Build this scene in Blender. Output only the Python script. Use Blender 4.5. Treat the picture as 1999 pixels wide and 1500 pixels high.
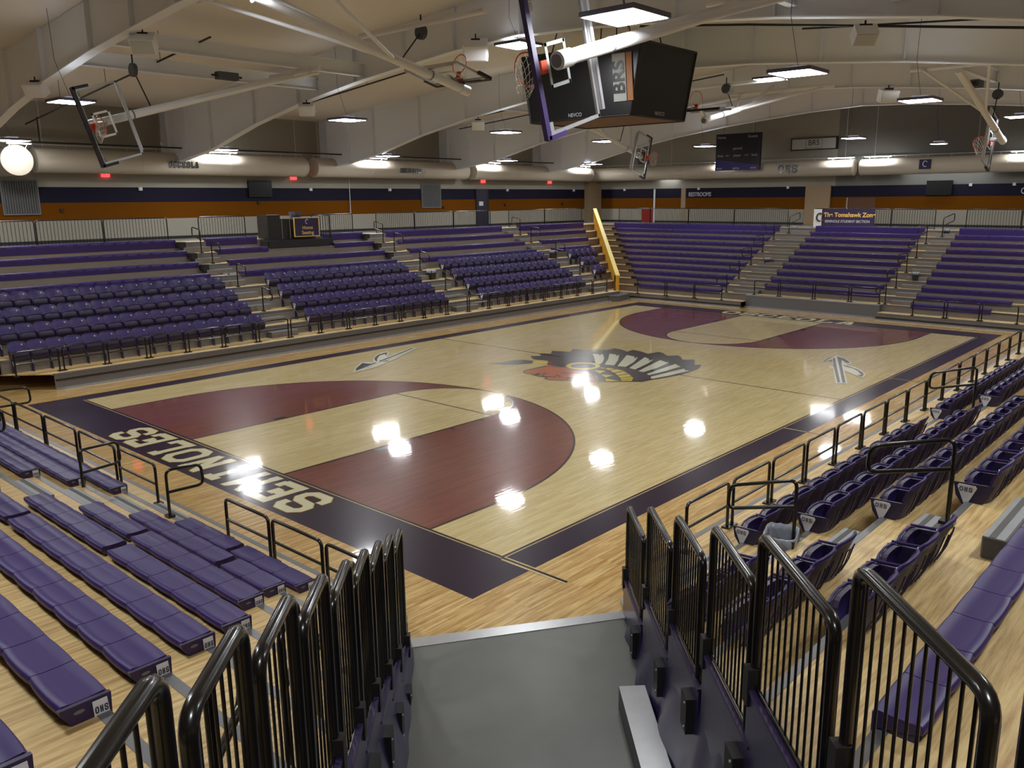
import bpy, bmesh, math, random
from mathutils import Vector, Matrix
random.seed(7)
for o in list(bpy.data.objects): bpy.data.objects.remove(o, do_unlink=True)
SC = bpy.context.scene
COL = SC.collection

# ------------------------------------------------------------------ camera
yaw, pitch, roll = -0.7272, 0.2162, -0.0071
fwd = Vector((math.sin(yaw)*math.cos(pitch), math.cos(yaw)*math.cos(pitch), -math.sin(pitch)))
r0 = Vector((math.cos(yaw), -math.sin(yaw), 0)); u0 = r0.cross(fwd)
rt = r0*math.cos(roll)+u0*math.sin(roll); up = rt.cross(fwd)
cam_d = bpy.data.cameras.new('camera'); cam = bpy.data.objects.new('camera', cam_d); COL.objects.link(cam)
cam_d.sensor_fit = 'HORIZONTAL'; cam_d.sensor_width = 36; cam_d.lens = 1628.4/1999*36
cam_d.shift_x = -33.8/1999; cam_d.shift_y = -5.0/1999
cam_d.clip_start = 0.05; cam_d.clip_end = 300
cam.matrix_world = Matrix(((rt.x, up.x, -fwd.x, 23.168), (rt.y, up.y, -fwd.y, -8.283), (rt.z, up.z, -fwd.z, 5.165), (0, 0, 0, 1)))
SC.camera = cam

# ------------------------------------------------------------------ world, view
w = bpy.data.worlds.new('world'); SC.world = w; w.use_nodes = True
w.node_tree.nodes['Background'].inputs[0].default_value = (0.5, 0.55, 0.65, 1)
w.node_tree.nodes['Background'].inputs[1].default_value = 0.05
SC.view_settings.view_transform = 'Standard'; SC.view_settings.look = 'None'
SC.view_settings.gamma = 1; SC.view_settings.use_curve_mapping = False
SC.view_settings.exposure = 1.0
PANEL_POWER = 42.0      # emission strength of the hanging LED panels

# ------------------------------------------------------------------ materials
def srgb(h):
    h = h.lstrip('#'); v = [int(h[i:i+2], 16)/255 for i in (0, 2, 4)]
    return tuple(x/12.92 if x <= .04045 else ((x+.055)/1.055)**2.4 for x in v)
MATS = {}
def mat(name, col, rough=.5, metal=0, spec=.5, coat=0, noise=0, nscale=6, bump=0, emit=None, estr=0, alpha=1, trans=0):
    m = bpy.data.materials.new(name); m.use_nodes = True; MATS[name] = m
    nt = m.node_tree; b = nt.nodes['Principled BSDF']
    if isinstance(col, str): col = srgb(col)
    b.inputs['Base Color'].default_value = (*col, 1); b.inputs['Roughness'].default_value = rough
    b.inputs['Metallic'].default_value = metal; b.inputs['Specular IOR Level'].default_value = spec
    b.inputs['Coat Weight'].default_value = coat; b.inputs['Coat Roughness'].default_value = .08
    b.inputs['Alpha'].default_value = alpha; b.inputs['Transmission Weight'].default_value = trans
    if emit is not None:
        b.inputs['Emission Color'].default_value = (*(srgb(emit) if isinstance(emit, str) else emit), 1)
        b.inputs['Emission Strength'].default_value = estr
    if noise or bump:
        g = nt.nodes.new('ShaderNodeNewGeometry'); n = nt.nodes.new('ShaderNodeTexNoise')
        n.inputs['Scale'].default_value = nscale; n.inputs['Detail'].default_value = 4
        nt.links.new(g.outputs['Position'], n.inputs['Vector'])
        if noise:
            mx = nt.nodes.new('ShaderNodeMix'); mx.data_type = 'RGBA'
            mx.inputs['A'].default_value = (*[c*(1-noise) for c in col], 1)
            mx.inputs['B'].default_value = (*[min(1, c*(1+noise)) for c in col], 1)
            nt.links.new(n.outputs['Fac'], mx.inputs['Factor']); nt.links.new(mx.outputs['Result'], b.inputs['Base Color'])
        if bump:
            bp_ = nt.nodes.new('ShaderNodeBump'); bp_.inputs['Strength'].default_value = bump; bp_.inputs['Distance'].default_value = .01
            nt.links.new(n.outputs['Fac'], bp_.inputs['Height']); nt.links.new(bp_.outputs['Normal'], b.inputs['Normal'])
    return m

def wood(name, ca, cb, rough, board=(0.9, .057), along='Y', streak=.25, coat=0.0, tint=None, bump=.0):
    m = bpy.data.materials.new(name); m.use_nodes = True; MATS[name] = m
    nt = m.node_tree; b = nt.nodes['Principled BSDF']; N = nt.nodes.new; L = nt.links.new
    g = N('ShaderNodeNewGeometry'); sx = N('ShaderNodeSeparateXYZ'); L(g.outputs['Position'], sx.inputs[0])
    cb_ = N('ShaderNodeCombineXYZ')
    a, c = ('Y', 'X') if along == 'Y' else ('X', 'Y')
    L(sx.outputs[a], cb_.inputs[0]); L(sx.outputs[c], cb_.inputs[1])
    br = N('ShaderNodeTexBrick'); br.inputs['Scale'].default_value = 1
    br.inputs['Brick Width'].default_value = board[0]; br.inputs['Row Height'].default_value = board[1]
    br.inputs['Mortar Size'].default_value = .0008; br.inputs['Mortar Smooth'].default_value = .4; br.offset = .37; br.offset_frequency = 3
    ca, cb = srgb(ca), srgb(cb)
    br.inputs['Color1'].default_value = (*ca, 1); br.inputs['Color2'].default_value = (*cb, 1)
    br.inputs['Mortar'].default_value = (*[x*.55 for x in cb], 1)
    L(cb_.outputs[0], br.inputs['Vector'])
    mp = N('ShaderNodeMapping'); mp.inputs['Scale'].default_value = (1.6, 26, 1); L(cb_.outputs[0], mp.inputs['Vector'])
    n = N('ShaderNodeTexNoise'); n.inputs['Scale'].default_value = 1; n.inputs['Detail'].default_value = 5; n.inputs['Roughness'].default_value = .65
    L(mp.outputs[0], n.inputs['Vector'])
    rp = N('ShaderNodeValToRGB'); rp.color_ramp.elements[0].position = .34; rp.color_ramp.elements[1].position = .62
    rp.color_ramp.elements[0].color = (1-streak*1.6, 1-streak*2, 1-streak*2.3, 1); rp.color_ramp.elements[1].color = (1, 1, 1, 1)
    L(n.outputs['Fac'], rp.inputs[0])
    mx = N('ShaderNodeMix'); mx.data_type = 'RGBA'; mx.blend_type = 'MULTIPLY'; mx.inputs['Factor'].default_value = 1
    L(br.outputs['Color'], mx.inputs['A']); L(rp.outputs['Color'], mx.inputs['B'])
    out = mx.outputs['Result']
    L(out, b.inputs['Base Color'])
    b.inputs['Roughness'].default_value = rough; b.inputs['Coat Weight'].default_value = coat; b.inputs['Coat Roughness'].default_value = .05
    if coat: b.inputs['Specular IOR Level'].default_value = .1
    if bump:
        mp2 = N('ShaderNodeMapping'); mp2.inputs['Scale'].default_value = (.8, 9, 1); L(cb_.outputs[0], mp2.inputs['Vector'])
        n2 = N('ShaderNodeTexNoise'); n2.inputs['Scale'].default_value = 1.5; n2.inputs['Detail'].default_value = 2; L(mp2.outputs[0], n2.inputs['Vector'])
        bb = N('ShaderNodeBump'); bb.inputs['Strength'].default_value = bump; bb.inputs['Distance'].default_value = .006
        L(n2.outputs['Fac'], bb.inputs['Height']); L(bb.outputs['Normal'], b.inputs['Normal']); L(bb.outputs['Normal'], b.inputs['Coat Normal'])
    return m
FB = .12
wood('court_maple', '#ddcc97', '#cfbb82', .3, streak=.13, coat=1.0, bump=FB)
wood('apron_maple', '#e2c485', '#c9a260', .3, streak=.28, coat=1.0, bump=FB)
wood('maroon_stained_maple', '#82483e', '#743f36', .3, streak=.09, coat=1.0, bump=FB)
wood('plywood', '#dcc38c', '#d2b478', .45, board=(1.22, 1.22), streak=.27)
mat('purple_paint', '#25142a', .3, coat=.3, spec=.1); mat('line_paint', '#241113', .3, coat=1, spec=.1)
mat('cream_paint', '#cfcaa6', .3, coat=.5); mat('gold_paint', '#c9a52a', .3, coat=.5)
mat('art_black', '#221a18', .3, coat=.5); mat('art_purple', '#32242f', .3, coat=.5); mat('art_yellow', '#c9b124', .3, coat=.5)
mat('art_face', '#a85a34', .3, coat=.5); mat('art_white', '#c6c4ac', .3, coat=.5)
mat('seat_purple', '#312258', .42, spec=.35, noise=.06, nscale=30); mat('seat_dark_purple', '#2b2140', .42)
mat('bench_purple', '#311f5c', .42, spec=.35, noise=.05, nscale=20); mat('bench_side', '#2c1e42', .45)
mat('black_steel', '#14110e', .25, coat=.3); mat('black_matte', '#1a1716', .6)
mat('grey_steel', '#77777a', .42, metal=.5); mat('dark_grey_steel', '#4a4a4c', .5, metal=.2); mat('light_alu', '#b9b9bb', .3, metal=.7, noise=.1, nscale=9)
mat('riser_steel', '#7d7670', .45, metal=.25, noise=.08, nscale=3)
mat('step_grey', '#8f9192', .5, noise=.1, nscale=8); mat('step_dark', '#55534f', .7)
mat('white_plate', '#d8d6d8', .4); mat('plate_ink', '#2b2730', .5)
mat('concrete', '#5f605a', .42, noise=.34, nscale=1.1, bump=.05)
mat('concourse_concrete', '#77736b', .5, noise=.1, nscale=2)
mat('wall_cream', '#969083', .7, noise=.03, nscale=2, bump=.0); mat('wall_grey', '#6f6d68', .8); mat('brick_tan', '#9c8568', .8, noise=.05)
mat('stripe_purple', '#171327', .7, spec=.2); mat('stripe_orange', '#6a3d05', .8, spec=.08)
mat('roof_liner', '#dbd5ce', .55, noise=.03, nscale=.8, bump=.25); mat('frame_white', '#e0e4ec', .5); mat('pipe_white', '#dcdcdf', .45)
mat('duct_white', '#b9af9e', .5); mat('pipe_black', '#1e1512', .5)
mat('diffuser', '#ffffff', .5, emit=(.94, .975, 1.0), estr=PANEL_POWER)
mat('added_wash', '#ffffff', .5, emit=(.9, .97, 1.0), estr=14.0); mat('fixture_grey', '#565260', .5); mat('added_uplight', '#ffffff', .5, emit=(.92, .97, 1.0), estr=2.6); mat('added_duct_lamp', '#ffffff', .5, emit=(.96, .98, 1), estr=80.0)  # wash, uplight and duct emitters are added fill light
mat('glass', '#f2f6f6', .03, trans=1, alpha=1); MATS['glass'].node_tree.nodes['Principled BSDF'].inputs['IOR'].default_value = 1.02
mat('white_paint', '#d9d9d6', .4); mat('rim_orange', '#c8492a', .4, metal=.2); mat('net_white', '#d6d0c4', .8)
mat('pad_purple', '#3b2a5e', .5); mat('pad_black', '#191619', .5)
mat('board_black', '#191719', .35); mat('sign_orange', '#b5702e', .5); mat('sign_grey', '#b9bcb8', .5)
mat('score_face', '#1b1626', .4); mat('score_purple', '#2e2368', .4)
mat('banner_purple', '#2c1e44', .7); mat('gold_text', '#e0b860', .6); mat('silver_text', '#b9b4bd', .6)
mat('screen_black', '#0e0c0e', .25); mat('exit_red', '#b01818', .5, emit='#ff3a3a', estr=1.6); mat('vent_grey', '#6c6c6a', .5); mat('vent_dark', '#3f3f40', .6)
mat('barrier_yellow', '#d79a20', .45, noise=.06, nscale=4); mat('barrier_top', '#e6d07c', .4, noise=.08, nscale=5)
mat('bin_black', '#1f1c1d', .5); mat('bin_liner', '#8e9199', .3, noise=.15, nscale=25, bump=.5)
mat('door_dark', '#1b1830', .5); mat('door_brown', '#5a3418', .5); mat('red_paint', '#8f1d16', .4)
mat('vinyl_purple', '#2d2547', .3, noise=.1, nscale=3, bump=.3); mat('underside_art', '#6b4a3a', .6, noise=.5, nscale=2)

# ------------------------------------------------------------------ mesh builder
class MB:
    def __init__(s): s.v = []; s.f = []; s.m = []; s.names = []; s.smooth = []
    def mi(s, m):
        if m not in s.names: s.names.append(m)
        return s.names.index(m)
    def add(s, vs, fs, m, smooth=False):
        b = len(s.v); s.v += [tuple(v) for v in vs]; k = s.mi(m)
        for f in fs: s.f.append(tuple(b+i for i in f)); s.m.append(k); s.smooth.append(smooth)
        return s
    def box(s, a, b, m):
        x0, x1 = sorted((a[0], b[0])); y0, y1 = sorted((a[1], b[1])); z0, z1 = sorted((a[2], b[2]))
        return s.hexa([(x0, y0, z0), (x1, y0, z0), (x1, y1, z0), (x0, y1, z0)], [(x0, y0, z1), (x1, y0, z1), (x1, y1, z1), (x0, y1, z1)], m)
    def hexa(s, lo, hi, m):
        return s.add(list(lo)+list(hi), [(3, 2, 1, 0), (4, 5, 6, 7), (0, 1, 5, 4), (1, 2, 6, 5), (2, 3, 7, 6), (3, 0, 4, 7)], m)
    def obox(s, c, ax, h, m):
        c = Vector(c); X, Y, Z = [Vector(a).normalized()*k for a, k in zip(ax, h)]
        lo = [c+X*i+Y*j-Z for i, j in ((-1, -1), (1, -1), (1, 1), (-1, 1))]; hi = [p+2*Z for p in lo]
        return s.hexa(lo, hi, m)
    def prism(s, pts, z0, z1, m, mside=None):
        n = len(pts); A = [(x, y, z0) for x, y in pts]+[(x, y, z1) for x, y in pts]
        s.add(A, [tuple(range(n, 2*n)), tuple(reversed(range(n)))], m)
        s.add(A, [(i, (i+1) % n, n+(i+1) % n, n+i) for i in range(n)], mside or m)
        return s
    def poly(s, pts, z, m):
        return s.add([(x, y, z) for x, y in pts], [tuple(range(len(pts)))], m)
    def extr(s, pts, d, m, smooth=False):
        """closed 3-D outline PTS swept by vector D"""
        n = len(pts); P = [Vector(p) for p in pts]; d = Vector(d); A = P+[p+d for p in P]
        return s.add(A, [tuple(reversed(range(n))), tuple(range(n, 2*n))]+[(i, (i+1) % n, n+(i+1) % n, n+i) for i in range(n)], m)
    def tube(s, path, r, m, n=8, closed=False, r1=None):
        P = [Vector(p) for p in path]; k = len(P); vs = []; prev = None
        for i, p in enumerate(P):
            a = P[(i-1) % k] if (closed or i > 0) else None; b = P[(i+1) % k] if (closed or i < k-1) else None
            t = ((b-p).normalized() if b is not None else Vector())+((p-a).normalized() if a is not None else Vector())
            t = t.normalized() if t.length > 1e-6 else Vector((0, 0, 1))
            if prev is None:
                q = Vector((0, 0, 1)) if abs(t.z) < .9 else Vector((1, 0, 0)); X = t.cross(q).normalized()
            else:
                X = (prev-t*prev.dot(t)); X = X.normalized() if X.length > 1e-6 else t.orthogonal().normalized()
            prev = X; Y = t.cross(X); rr = r if r1 is None else r+(r1-r)*i/(k-1)
            vs += [p+X*rr*math.cos(2*math.pi*j/n)+Y*rr*math.sin(2*math.pi*j/n) for j in range(n)]
        fs = [(i*n+j, i*n+(j+1) % n, ((i+1) % k)*n+(j+1) % n, ((i+1) % k)*n+j) for i in range(k if closed else k-1) for j in range(n)]
        s.add(vs, fs, m, True)
        if not closed:
            s.add(vs[:n], [tuple(reversed(range(n)))], m); s.add(vs[-n:], [tuple(range(n))], m)
        return s
    def build(s, name, parent=None, origin=None, label=None, local=False):
        me = bpy.data.meshes.new(name)
        po = Vector(parent.location) if (parent is not None and not local) else Vector()
        if parent is not None and not local and parent.parent is not None: po = po+Vector(parent.parent.location)
        if parent is None and origin is not None: po = Vector(origin)
        me.from_pydata([tuple(Vector(v)-po) for v in s.v], [], s.f)
        for n_ in s.names: me.materials.append(MATS[n_])
        me.polygons.foreach_set('material_index', s.m); me.polygons.foreach_set('use_smooth', s.smooth)
        me.update()
        o = bpy.data.objects.new(name, me); COL.objects.link(o)
        if parent is not None: o.parent = parent
        elif origin is not None: o.location = origin
        if label: o['label'] = label
        return o
def rnd(pts, r, n=4, closed=False):
    """polyline with its corners rounded to radius r"""
    P = [Vector(p) for p in pts]; out = []; k = len(P)
    for i, p in enumerate(P):
        if not closed and i in (0, k-1): out.append(p); continue
        a, b = P[(i-1) % k], P[(i+1) % k]; u = (a-p); v = (b-p); rr = min(r, u.length*.49, v.length*.49)
        A, B = p+u.normalized()*rr, p+v.normalized()*rr
        for j in range(n+1):
            t = j/n; out.append(A*(1-t)**2+p*2*t*(1-t)+B*t*t)
    return out
def tag(o, label=None, cat=None, group=None, kind=None):
    if label: o['label'] = label
    if cat: o['category'] = cat
    if group: o['group'] = group
    if kind: o['kind'] = kind
    return o
def thing(name, loc, label, cat, group=None, rz=0):
    o = bpy.data.objects.new(name, None); COL.objects.link(o); o.location = loc; o.rotation_euler = (0, 0, rz)
    o.empty_display_size = .1
    return tag(o, label, cat, group)
def struct(name, mb): return tag(mb.build(name), kind='structure')
def dup(root, loc, rz, label, group=None):
    r = root.copy(); COL.objects.link(r); r.location = loc; r.rotation_euler = (0, 0, rz); r['label'] = label
    if group: r['group'] = group
    for ch in list(root.children):
        c = ch.copy(); COL.objects.link(c); c.parent = r
        for g in ch.children:
            d = g.copy(); COL.objects.link(d); d.parent = c
    return r
ORD = ['front', 'second', 'third', 'fourth', 'fifth', 'sixth', 'seventh', 'eighth', 'ninth', 'tenth', 'eleventh', 'twelfth', 'thirteenth', 'fourteenth', 'fifteenth', 'sixteenth', 'seventeenth', 'eighteenth', 'nineteenth', 'twentieth']
NTH = ['first']+ORD[1:]

# block letters as thick strokes in a unit box
GL = {'O': [[(0, .2), (0, .8), (.25, 1), (.75, 1), (1, .8), (1, .2), (.75, 0), (.25, 0), (0, .2)]],
 'C': [[(1, .68), (1, .8), (.75, 1), (.25, 1), (0, .8), (0, .2), (.25, 0), (.75, 0), (1, .2), (1, .32)]],
 'S': [[(1, .7), (1, .85), (.8, 1), (.2, 1), (0, .85), (0, .65), (.2, .52), (.8, .48), (1, .35), (1, .15), (.8, 0), (.2, 0), (0, .15), (0, .3)]],
 'E': [[(.12, 0), (.12, 1)], [(0, 1), (1, 1), (1, .78)], [(.12, .5), (.6, .5)], [(.6, .62), (.6, .38)], [(0, 0), (1, 0), (1, .22)]],
 'M': [[(.12, 0), (.12, 1), (.5, .4), (.88, 1), (.88, 0)], [(0, 0), (.26, 0)], [(.74, 0), (1, 0)], [(0, 1), (.14, 1)], [(.86, 1), (1, 1)]],
 'I': [[(.5, 0), (.5, 1)], [(.2, 0), (.8, 0)], [(.2, 1), (.8, 1)]],
 'N': [[(.14, 0), (.14, 1), (.86, 0), (.86, 1)], [(0, 0), (.3, 0)], [(.7, 1), (1, 1)], [(0, 1), (.16, 1)]],
 'L': [[(.15, 1), (.15, 0)], [(0, 1), (.4, 1)], [(0, 0), (1, 0), (1, .25)]],
 'A': [[(.08, 0), (.38, 1), (.62, 1), (.92, 0)], [(.2, .33), (.8, .33)], [(0, 0), (.3, 0)], [(.7, 0), (1, 0)]],
 'H': [[(.14, 0), (.14, 1)], [(.86, 0), (.86, 1)], [(.14, .5), (.86, .5)], [(0, 0), (.3, 0)], [(0, 1), (.3, 1)], [(.7, 0), (1, 0)], [(.7, 1), (1, 1)]]}
def block_text(mb, txt, org, X, Y, h, wd, m, stroke=.16, gap=.18, depth=None, lift=0, inset=None):
    """letters laid from ORG along X with height H along Y"""
    O = Vector(org); X = Vector(X).normalized(); Y = Vector(Y).normalized(); Nn = X.cross(Y)
    s = stroke*h; ii = (inset if inset is not None else stroke)*h; u = 0
    for ch in txt:
        li = 0
        for st in GL[ch]:
            P = [O+X*(u+ii/2+(wd-ii)*a)+Y*(ii/2+(h-ii)*b)+Nn*lift for a, b in st]
            for p, q in zip(P[:-1], P[1:]):
                d = (q-p).normalized(); nn = Nn.cross(d)*(s/2); e = d*(s*.207)
                quad = [p-e-nn, q+e-nn, q+e+nn, p-e+nn]
                if Nn.dot((q-p).cross(nn)) < 0: quad = quad[::-1]
                if depth: mb.extr(quad, Nn*(depth+li*.0002), m); li += 1
                else: li += 1; quad = [v+Nn*(li*5e-5) for v in quad]; mb.add(quad, [(0, 1, 2, 3)], m)
        u += wd+gap*wd
def font_text(name, txt, org, X, Y, size, m, parent=None, align='CENTER', bold=0.0, ext=.002, sx=1.0):
    cu = bpy.data.curves.new(name, 'FONT'); cu.body = txt; cu.size = size; cu.align_x = align; cu.align_y = 'CENTER'; cu.extrude = ext; cu.offset = bold
    t = bpy.data.objects.new(name, cu); COL.objects.link(t)
    dg = bpy.context.evaluated_depsgraph_get(); me = bpy.data.meshes.new_from_object(t.evaluated_get(dg))
    bpy.data.objects.remove(t, do_unlink=True)
    X = Vector(X).normalized(); Y = Vector(Y).normalized(); Z = X.cross(Y)
    po = Vector(parent.location) if parent else Vector()
    M_ = Matrix(((X.x*sx, Y.x, Z.x, org[0]-po.x), (X.y*sx, Y.y, Z.y, org[1]-po.y), (X.z*sx, Y.z, Z.z, org[2]-po.z), (0, 0, 0, 1)))
    me.transform(M_); me.materials.clear(); me.materials.append(MATS[m])
    o = bpy.data.objects.new(name, me); COL.objects.link(o)
    if parent: o.parent = parent
    return o
# court emblem outlines, world metres
ART=[('black',[(6.44,11.41),(6.61,11.49),(7.03,11.55),(7.51,11.38),(7.88,11.58),(8.38,11.23),(8.64,11.07),(9.08,10.54),(9.26,10.61),(9.61,10.91),(9.86,11.13),(10.09,11.27),(10.14,11.68),(10.30,12.18),(10.41,12.81),(10.43,13.27),(10.36,13.91),(10.16,14.46),(10.08,14.55),(9.91,14.46),(9.58,15.05),(9.45,15.18),(9.19,14.92),(8.91,15.29),(8.67,15.50),(8.45,15.19),(8.08,15.51),(7.83,15.64),(7.74,15.09),(7.37,15.29),(6.90,15.41),(6.98,14.97),(6.61,15.18),(6.24,15.25),(6.25,14.78),(5.72,14.67),(5.90,14.23),(5.85,14.27),(5.21,14.20),(5.49,13.70),(4.87,13.47),(5.19,13.04),(4.86,12.80),(5.22,12.50),(4.93,12.26),(5.43,11.86),(5.96,11.98),(6.29,11.53)]),
('black',[(4.69,10.42),(4.96,10.85),(5.00,11.34),(5.22,11.62),(5.58,11.69),(5.83,11.32),(5.61,10.90),(5.25,10.60)]),
('yellow',[(5.61,11.71),(5.86,11.84),(6.15,11.79),(6.24,11.51),(5.88,11.31)]),
('black',[(6.42,10.26),(6.38,10.44),(6.40,11.32),(7.02,11.60),(7.51,11.38),(7.86,11.61),(8.38,11.23),(9.11,10.51),(8.76,10.22),(8.37,10.07),(7.95,9.76),(7.64,9.79),(7.60,9.96),(7.32,9.93),(7.05,9.97),(6.91,10.07),(6.78,10.01),(6.60,10.07)]),
('face',[(6.51,10.22),(6.45,10.39),(6.49,11.22),(7.10,11.50),(7.57,11.30),(7.88,11.52),(8.37,11.17),(9.04,10.55),(8.73,10.27),(8.32,10.12),(7.91,9.83),(7.71,9.84),(7.62,10.02),(7.28,10.00),(7.02,10.05),(6.87,10.14),(6.73,10.07),(6.60,10.13)]),
('black',[(7.31,10.88),(7.59,10.84),(7.88,11.14),(8.14,11.08),(8.26,10.71),(8.11,11.01),(7.92,11.03),(7.66,10.76)]),
('black',[(7.39,9.99),(7.08,10.47),(7.41,10.42),(7.19,10.40),(7.35,10.11),(7.69,10.19),(7.55,10.54),(7.84,10.36),(7.83,10.10),(7.80,10.33),(7.62,10.44),(7.76,10.14)]),
('black',[(8.04,10.32),(8.18,10.59),(8.34,10.37),(8.15,10.21)]),
('black',[(8.31,10.54),(8.44,10.86),(8.32,11.07),(8.25,10.96),(8.27,11.13),(8.52,10.97),(8.58,10.67),(8.45,10.36)]),
('black',[(7.05,10.02),(6.96,10.32),(7.10,10.32),(7.18,10.07)]),
('yellow',[(7.77,12.37),(7.84,12.26),(7.88,12.13),(7.90,12.00),(7.89,11.88),(7.85,11.76),(7.79,11.66),(7.71,11.57),(7.61,11.51),(7.50,11.47),(7.38,11.46),(7.26,11.47),(7.14,11.52),(7.03,11.59),(6.94,11.68),(6.87,11.80),(6.82,11.92),(6.79,12.05),(6.80,12.18),(6.84,12.31),(6.90,12.42),(6.98,12.51),(7.09,12.57),(7.20,12.61),(7.33,12.62),(7.45,12.60),(7.57,12.54),(7.68,12.47)]),
('black',[(7.66,12.28),(7.70,12.20),(7.73,12.12),(7.73,12.04),(7.72,11.95),(7.69,11.87),(7.65,11.80),(7.58,11.73),(7.51,11.69),(7.43,11.66),(7.35,11.64),(7.26,11.65),(7.18,11.67),(7.11,11.72),(7.05,11.78),(7.01,11.85),(6.98,11.93),(6.97,12.02),(6.98,12.11),(7.01,12.19),(7.06,12.27),(7.12,12.33),(7.19,12.38),(7.28,12.41),(7.36,12.42),(7.45,12.41),(7.53,12.38),(7.60,12.34)]),
('purple',[(6.12,11.81),(5.73,12.68),(6.55,13.36),(7.21,12.71),(6.84,12.40),(6.76,11.91),(6.55,11.56)]),
('purple',[(7.71,12.43),(8.22,12.67),(8.93,12.60),(9.60,12.31),(10.02,11.79),(10.02,11.37),(9.82,11.25),(9.39,11.80),(8.75,12.17),(8.07,12.31)]),
('white',[(6.30,13.91),(6.52,13.95),(6.76,13.73),(6.55,14.04),(6.67,14.00),(7.14,13.43),(7.46,12.91),(7.62,12.54),(7.37,12.65),(6.90,13.23)]),
('white',[(6.74,14.27),(7.00,14.27),(7.18,14.07),(7.09,14.34),(7.61,13.56),(8.06,12.72),(7.74,12.64),(7.30,13.43)]),
('white',[(7.34,14.43),(7.70,14.36),(7.86,14.09),(7.85,14.35),(8.23,13.55),(8.48,12.74),(8.19,12.71)]),
('white',[(8.02,14.49),(8.30,14.32),(8.46,14.06),(8.45,14.38),(8.69,13.67),(8.93,12.60),(8.66,12.67)]),
('white',[(8.69,14.38),(9.01,14.20),(9.15,14.18),(9.32,13.22),(9.35,12.43),(9.13,12.48)]),
('white',[(9.41,14.15),(9.62,13.95),(9.77,13.89),(9.77,13.01),(9.73,12.17),(9.57,12.28)]),
('white',[(10.01,13.67),(10.16,13.47),(10.30,13.50),(10.23,12.61),(10.09,11.82),(10.01,11.83),(9.89,12.02)]),
('yellow',[(8.14,12.12),(8.17,12.27),(8.70,12.24),(9.22,11.88),(9.60,11.54),(9.79,11.18),(9.57,10.99),(9.31,11.30),(8.86,11.69),(8.40,11.99)]),
('black',[(8.34,11.94),(8.42,12.30),(8.48,12.23),(8.42,11.89)]),
('black',[(8.71,11.74),(8.77,12.18),(8.83,12.12),(8.79,11.69)]),
('black',[(9.01,11.54),(9.10,11.95),(9.17,11.89),(9.07,11.48)]),
('black',[(9.27,11.32),(9.44,11.68),(9.49,11.62),(9.31,11.27)]),
('black',[(9.44,11.15),(9.65,11.46),(9.68,11.40),(9.47,11.10)]),
('yellow',[(7.89,12.16),(8.09,12.20),(8.12,12.05)]),
('yellow',[(8.04,11.70),(8.37,11.87),(8.47,11.42)]),
('yellow',[(8.57,11.34),(8.93,11.47),(8.95,11.06)]),
('yellow',[(9.02,10.96),(9.55,10.93),(9.26,10.66)]),
('white',[(2.62,6.72),(2.10,7.21),(1.79,7.55),(1.53,7.87),(1.47,7.97),(1.79,8.16),(1.29,8.54),(0.89,8.96),(0.59,9.41),(0.59,9.72),(0.77,9.64),(1.38,9.03),(0.63,10.81),(0.72,10.78),(0.92,10.81),(2.00,8.73),(2.35,8.01),(2.59,7.25)]),
('black',[(2.47,6.94),(2.13,7.23),(1.95,7.45),(1.59,7.88),(1.76,7.90),(1.91,7.98),(1.85,8.21),(1.94,8.16),(2.30,7.37)]),
('black',[(2.36,7.35),(1.97,8.19),(1.97,8.31),(2.41,7.43)]),
('black',[(1.83,8.27),(1.42,8.49),(1.13,8.74),(0.81,9.16),(0.69,9.49),(0.73,9.61),(1.21,9.14),(0.92,9.33),(1.00,9.05),(1.35,8.67)]),
('black',[(1.74,8.43),(0.72,10.73),(0.81,10.68),(1.91,8.33)]),
('black',[(1.93,8.43),(0.89,10.78),(1.00,10.59),(1.87,8.62),(2.01,8.69),(1.98,8.39)]),
('white',[(2.42,7.11),(2.19,7.65),(1.97,8.23),(2.02,8.20),(2.49,7.17)]),
('white',[(12.83,17.24),(12.74,17.77),(12.67,18.23),(12.74,18.58),(12.72,18.77),(13.12,18.43),(13.42,18.05),(13.64,17.69),(13.56,17.36),(13.94,17.20),(14.34,16.72),(14.59,16.25),(14.70,15.74),(14.52,15.87),(13.85,16.52),(14.64,14.76),(14.39,14.55),(13.43,16.72),(13.32,16.63),(13.23,17.18),(12.89,18.00)]),
('black',[(12.86,17.28),(12.76,17.73),(12.69,18.13),(12.75,18.58),(12.75,18.67),(12.79,18.18),(12.81,17.80),(12.86,17.48)]),
('black',[(12.85,18.14),(12.85,18.32),(14.43,14.76),(14.38,14.69),(13.36,16.93),(13.28,16.89),(13.29,17.08)]),
('black',[(12.78,18.61),(13.12,18.39),(13.40,18.03),(13.59,17.70),(13.47,17.65),(13.17,18.07),(13.46,17.33),(14.55,14.84),(14.49,14.77),(13.02,18.11)]),
('black',[(13.48,17.29),(13.70,17.21),(14.10,16.92),(14.43,16.50),(14.55,16.22),(14.62,15.91),(14.52,15.96),(14.39,16.09),(14.51,16.14),(14.23,16.63),(13.97,16.92),(13.67,17.08)]),
('black',[(12.97,17.57),(12.90,17.87),(13.03,17.59)])]
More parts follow.
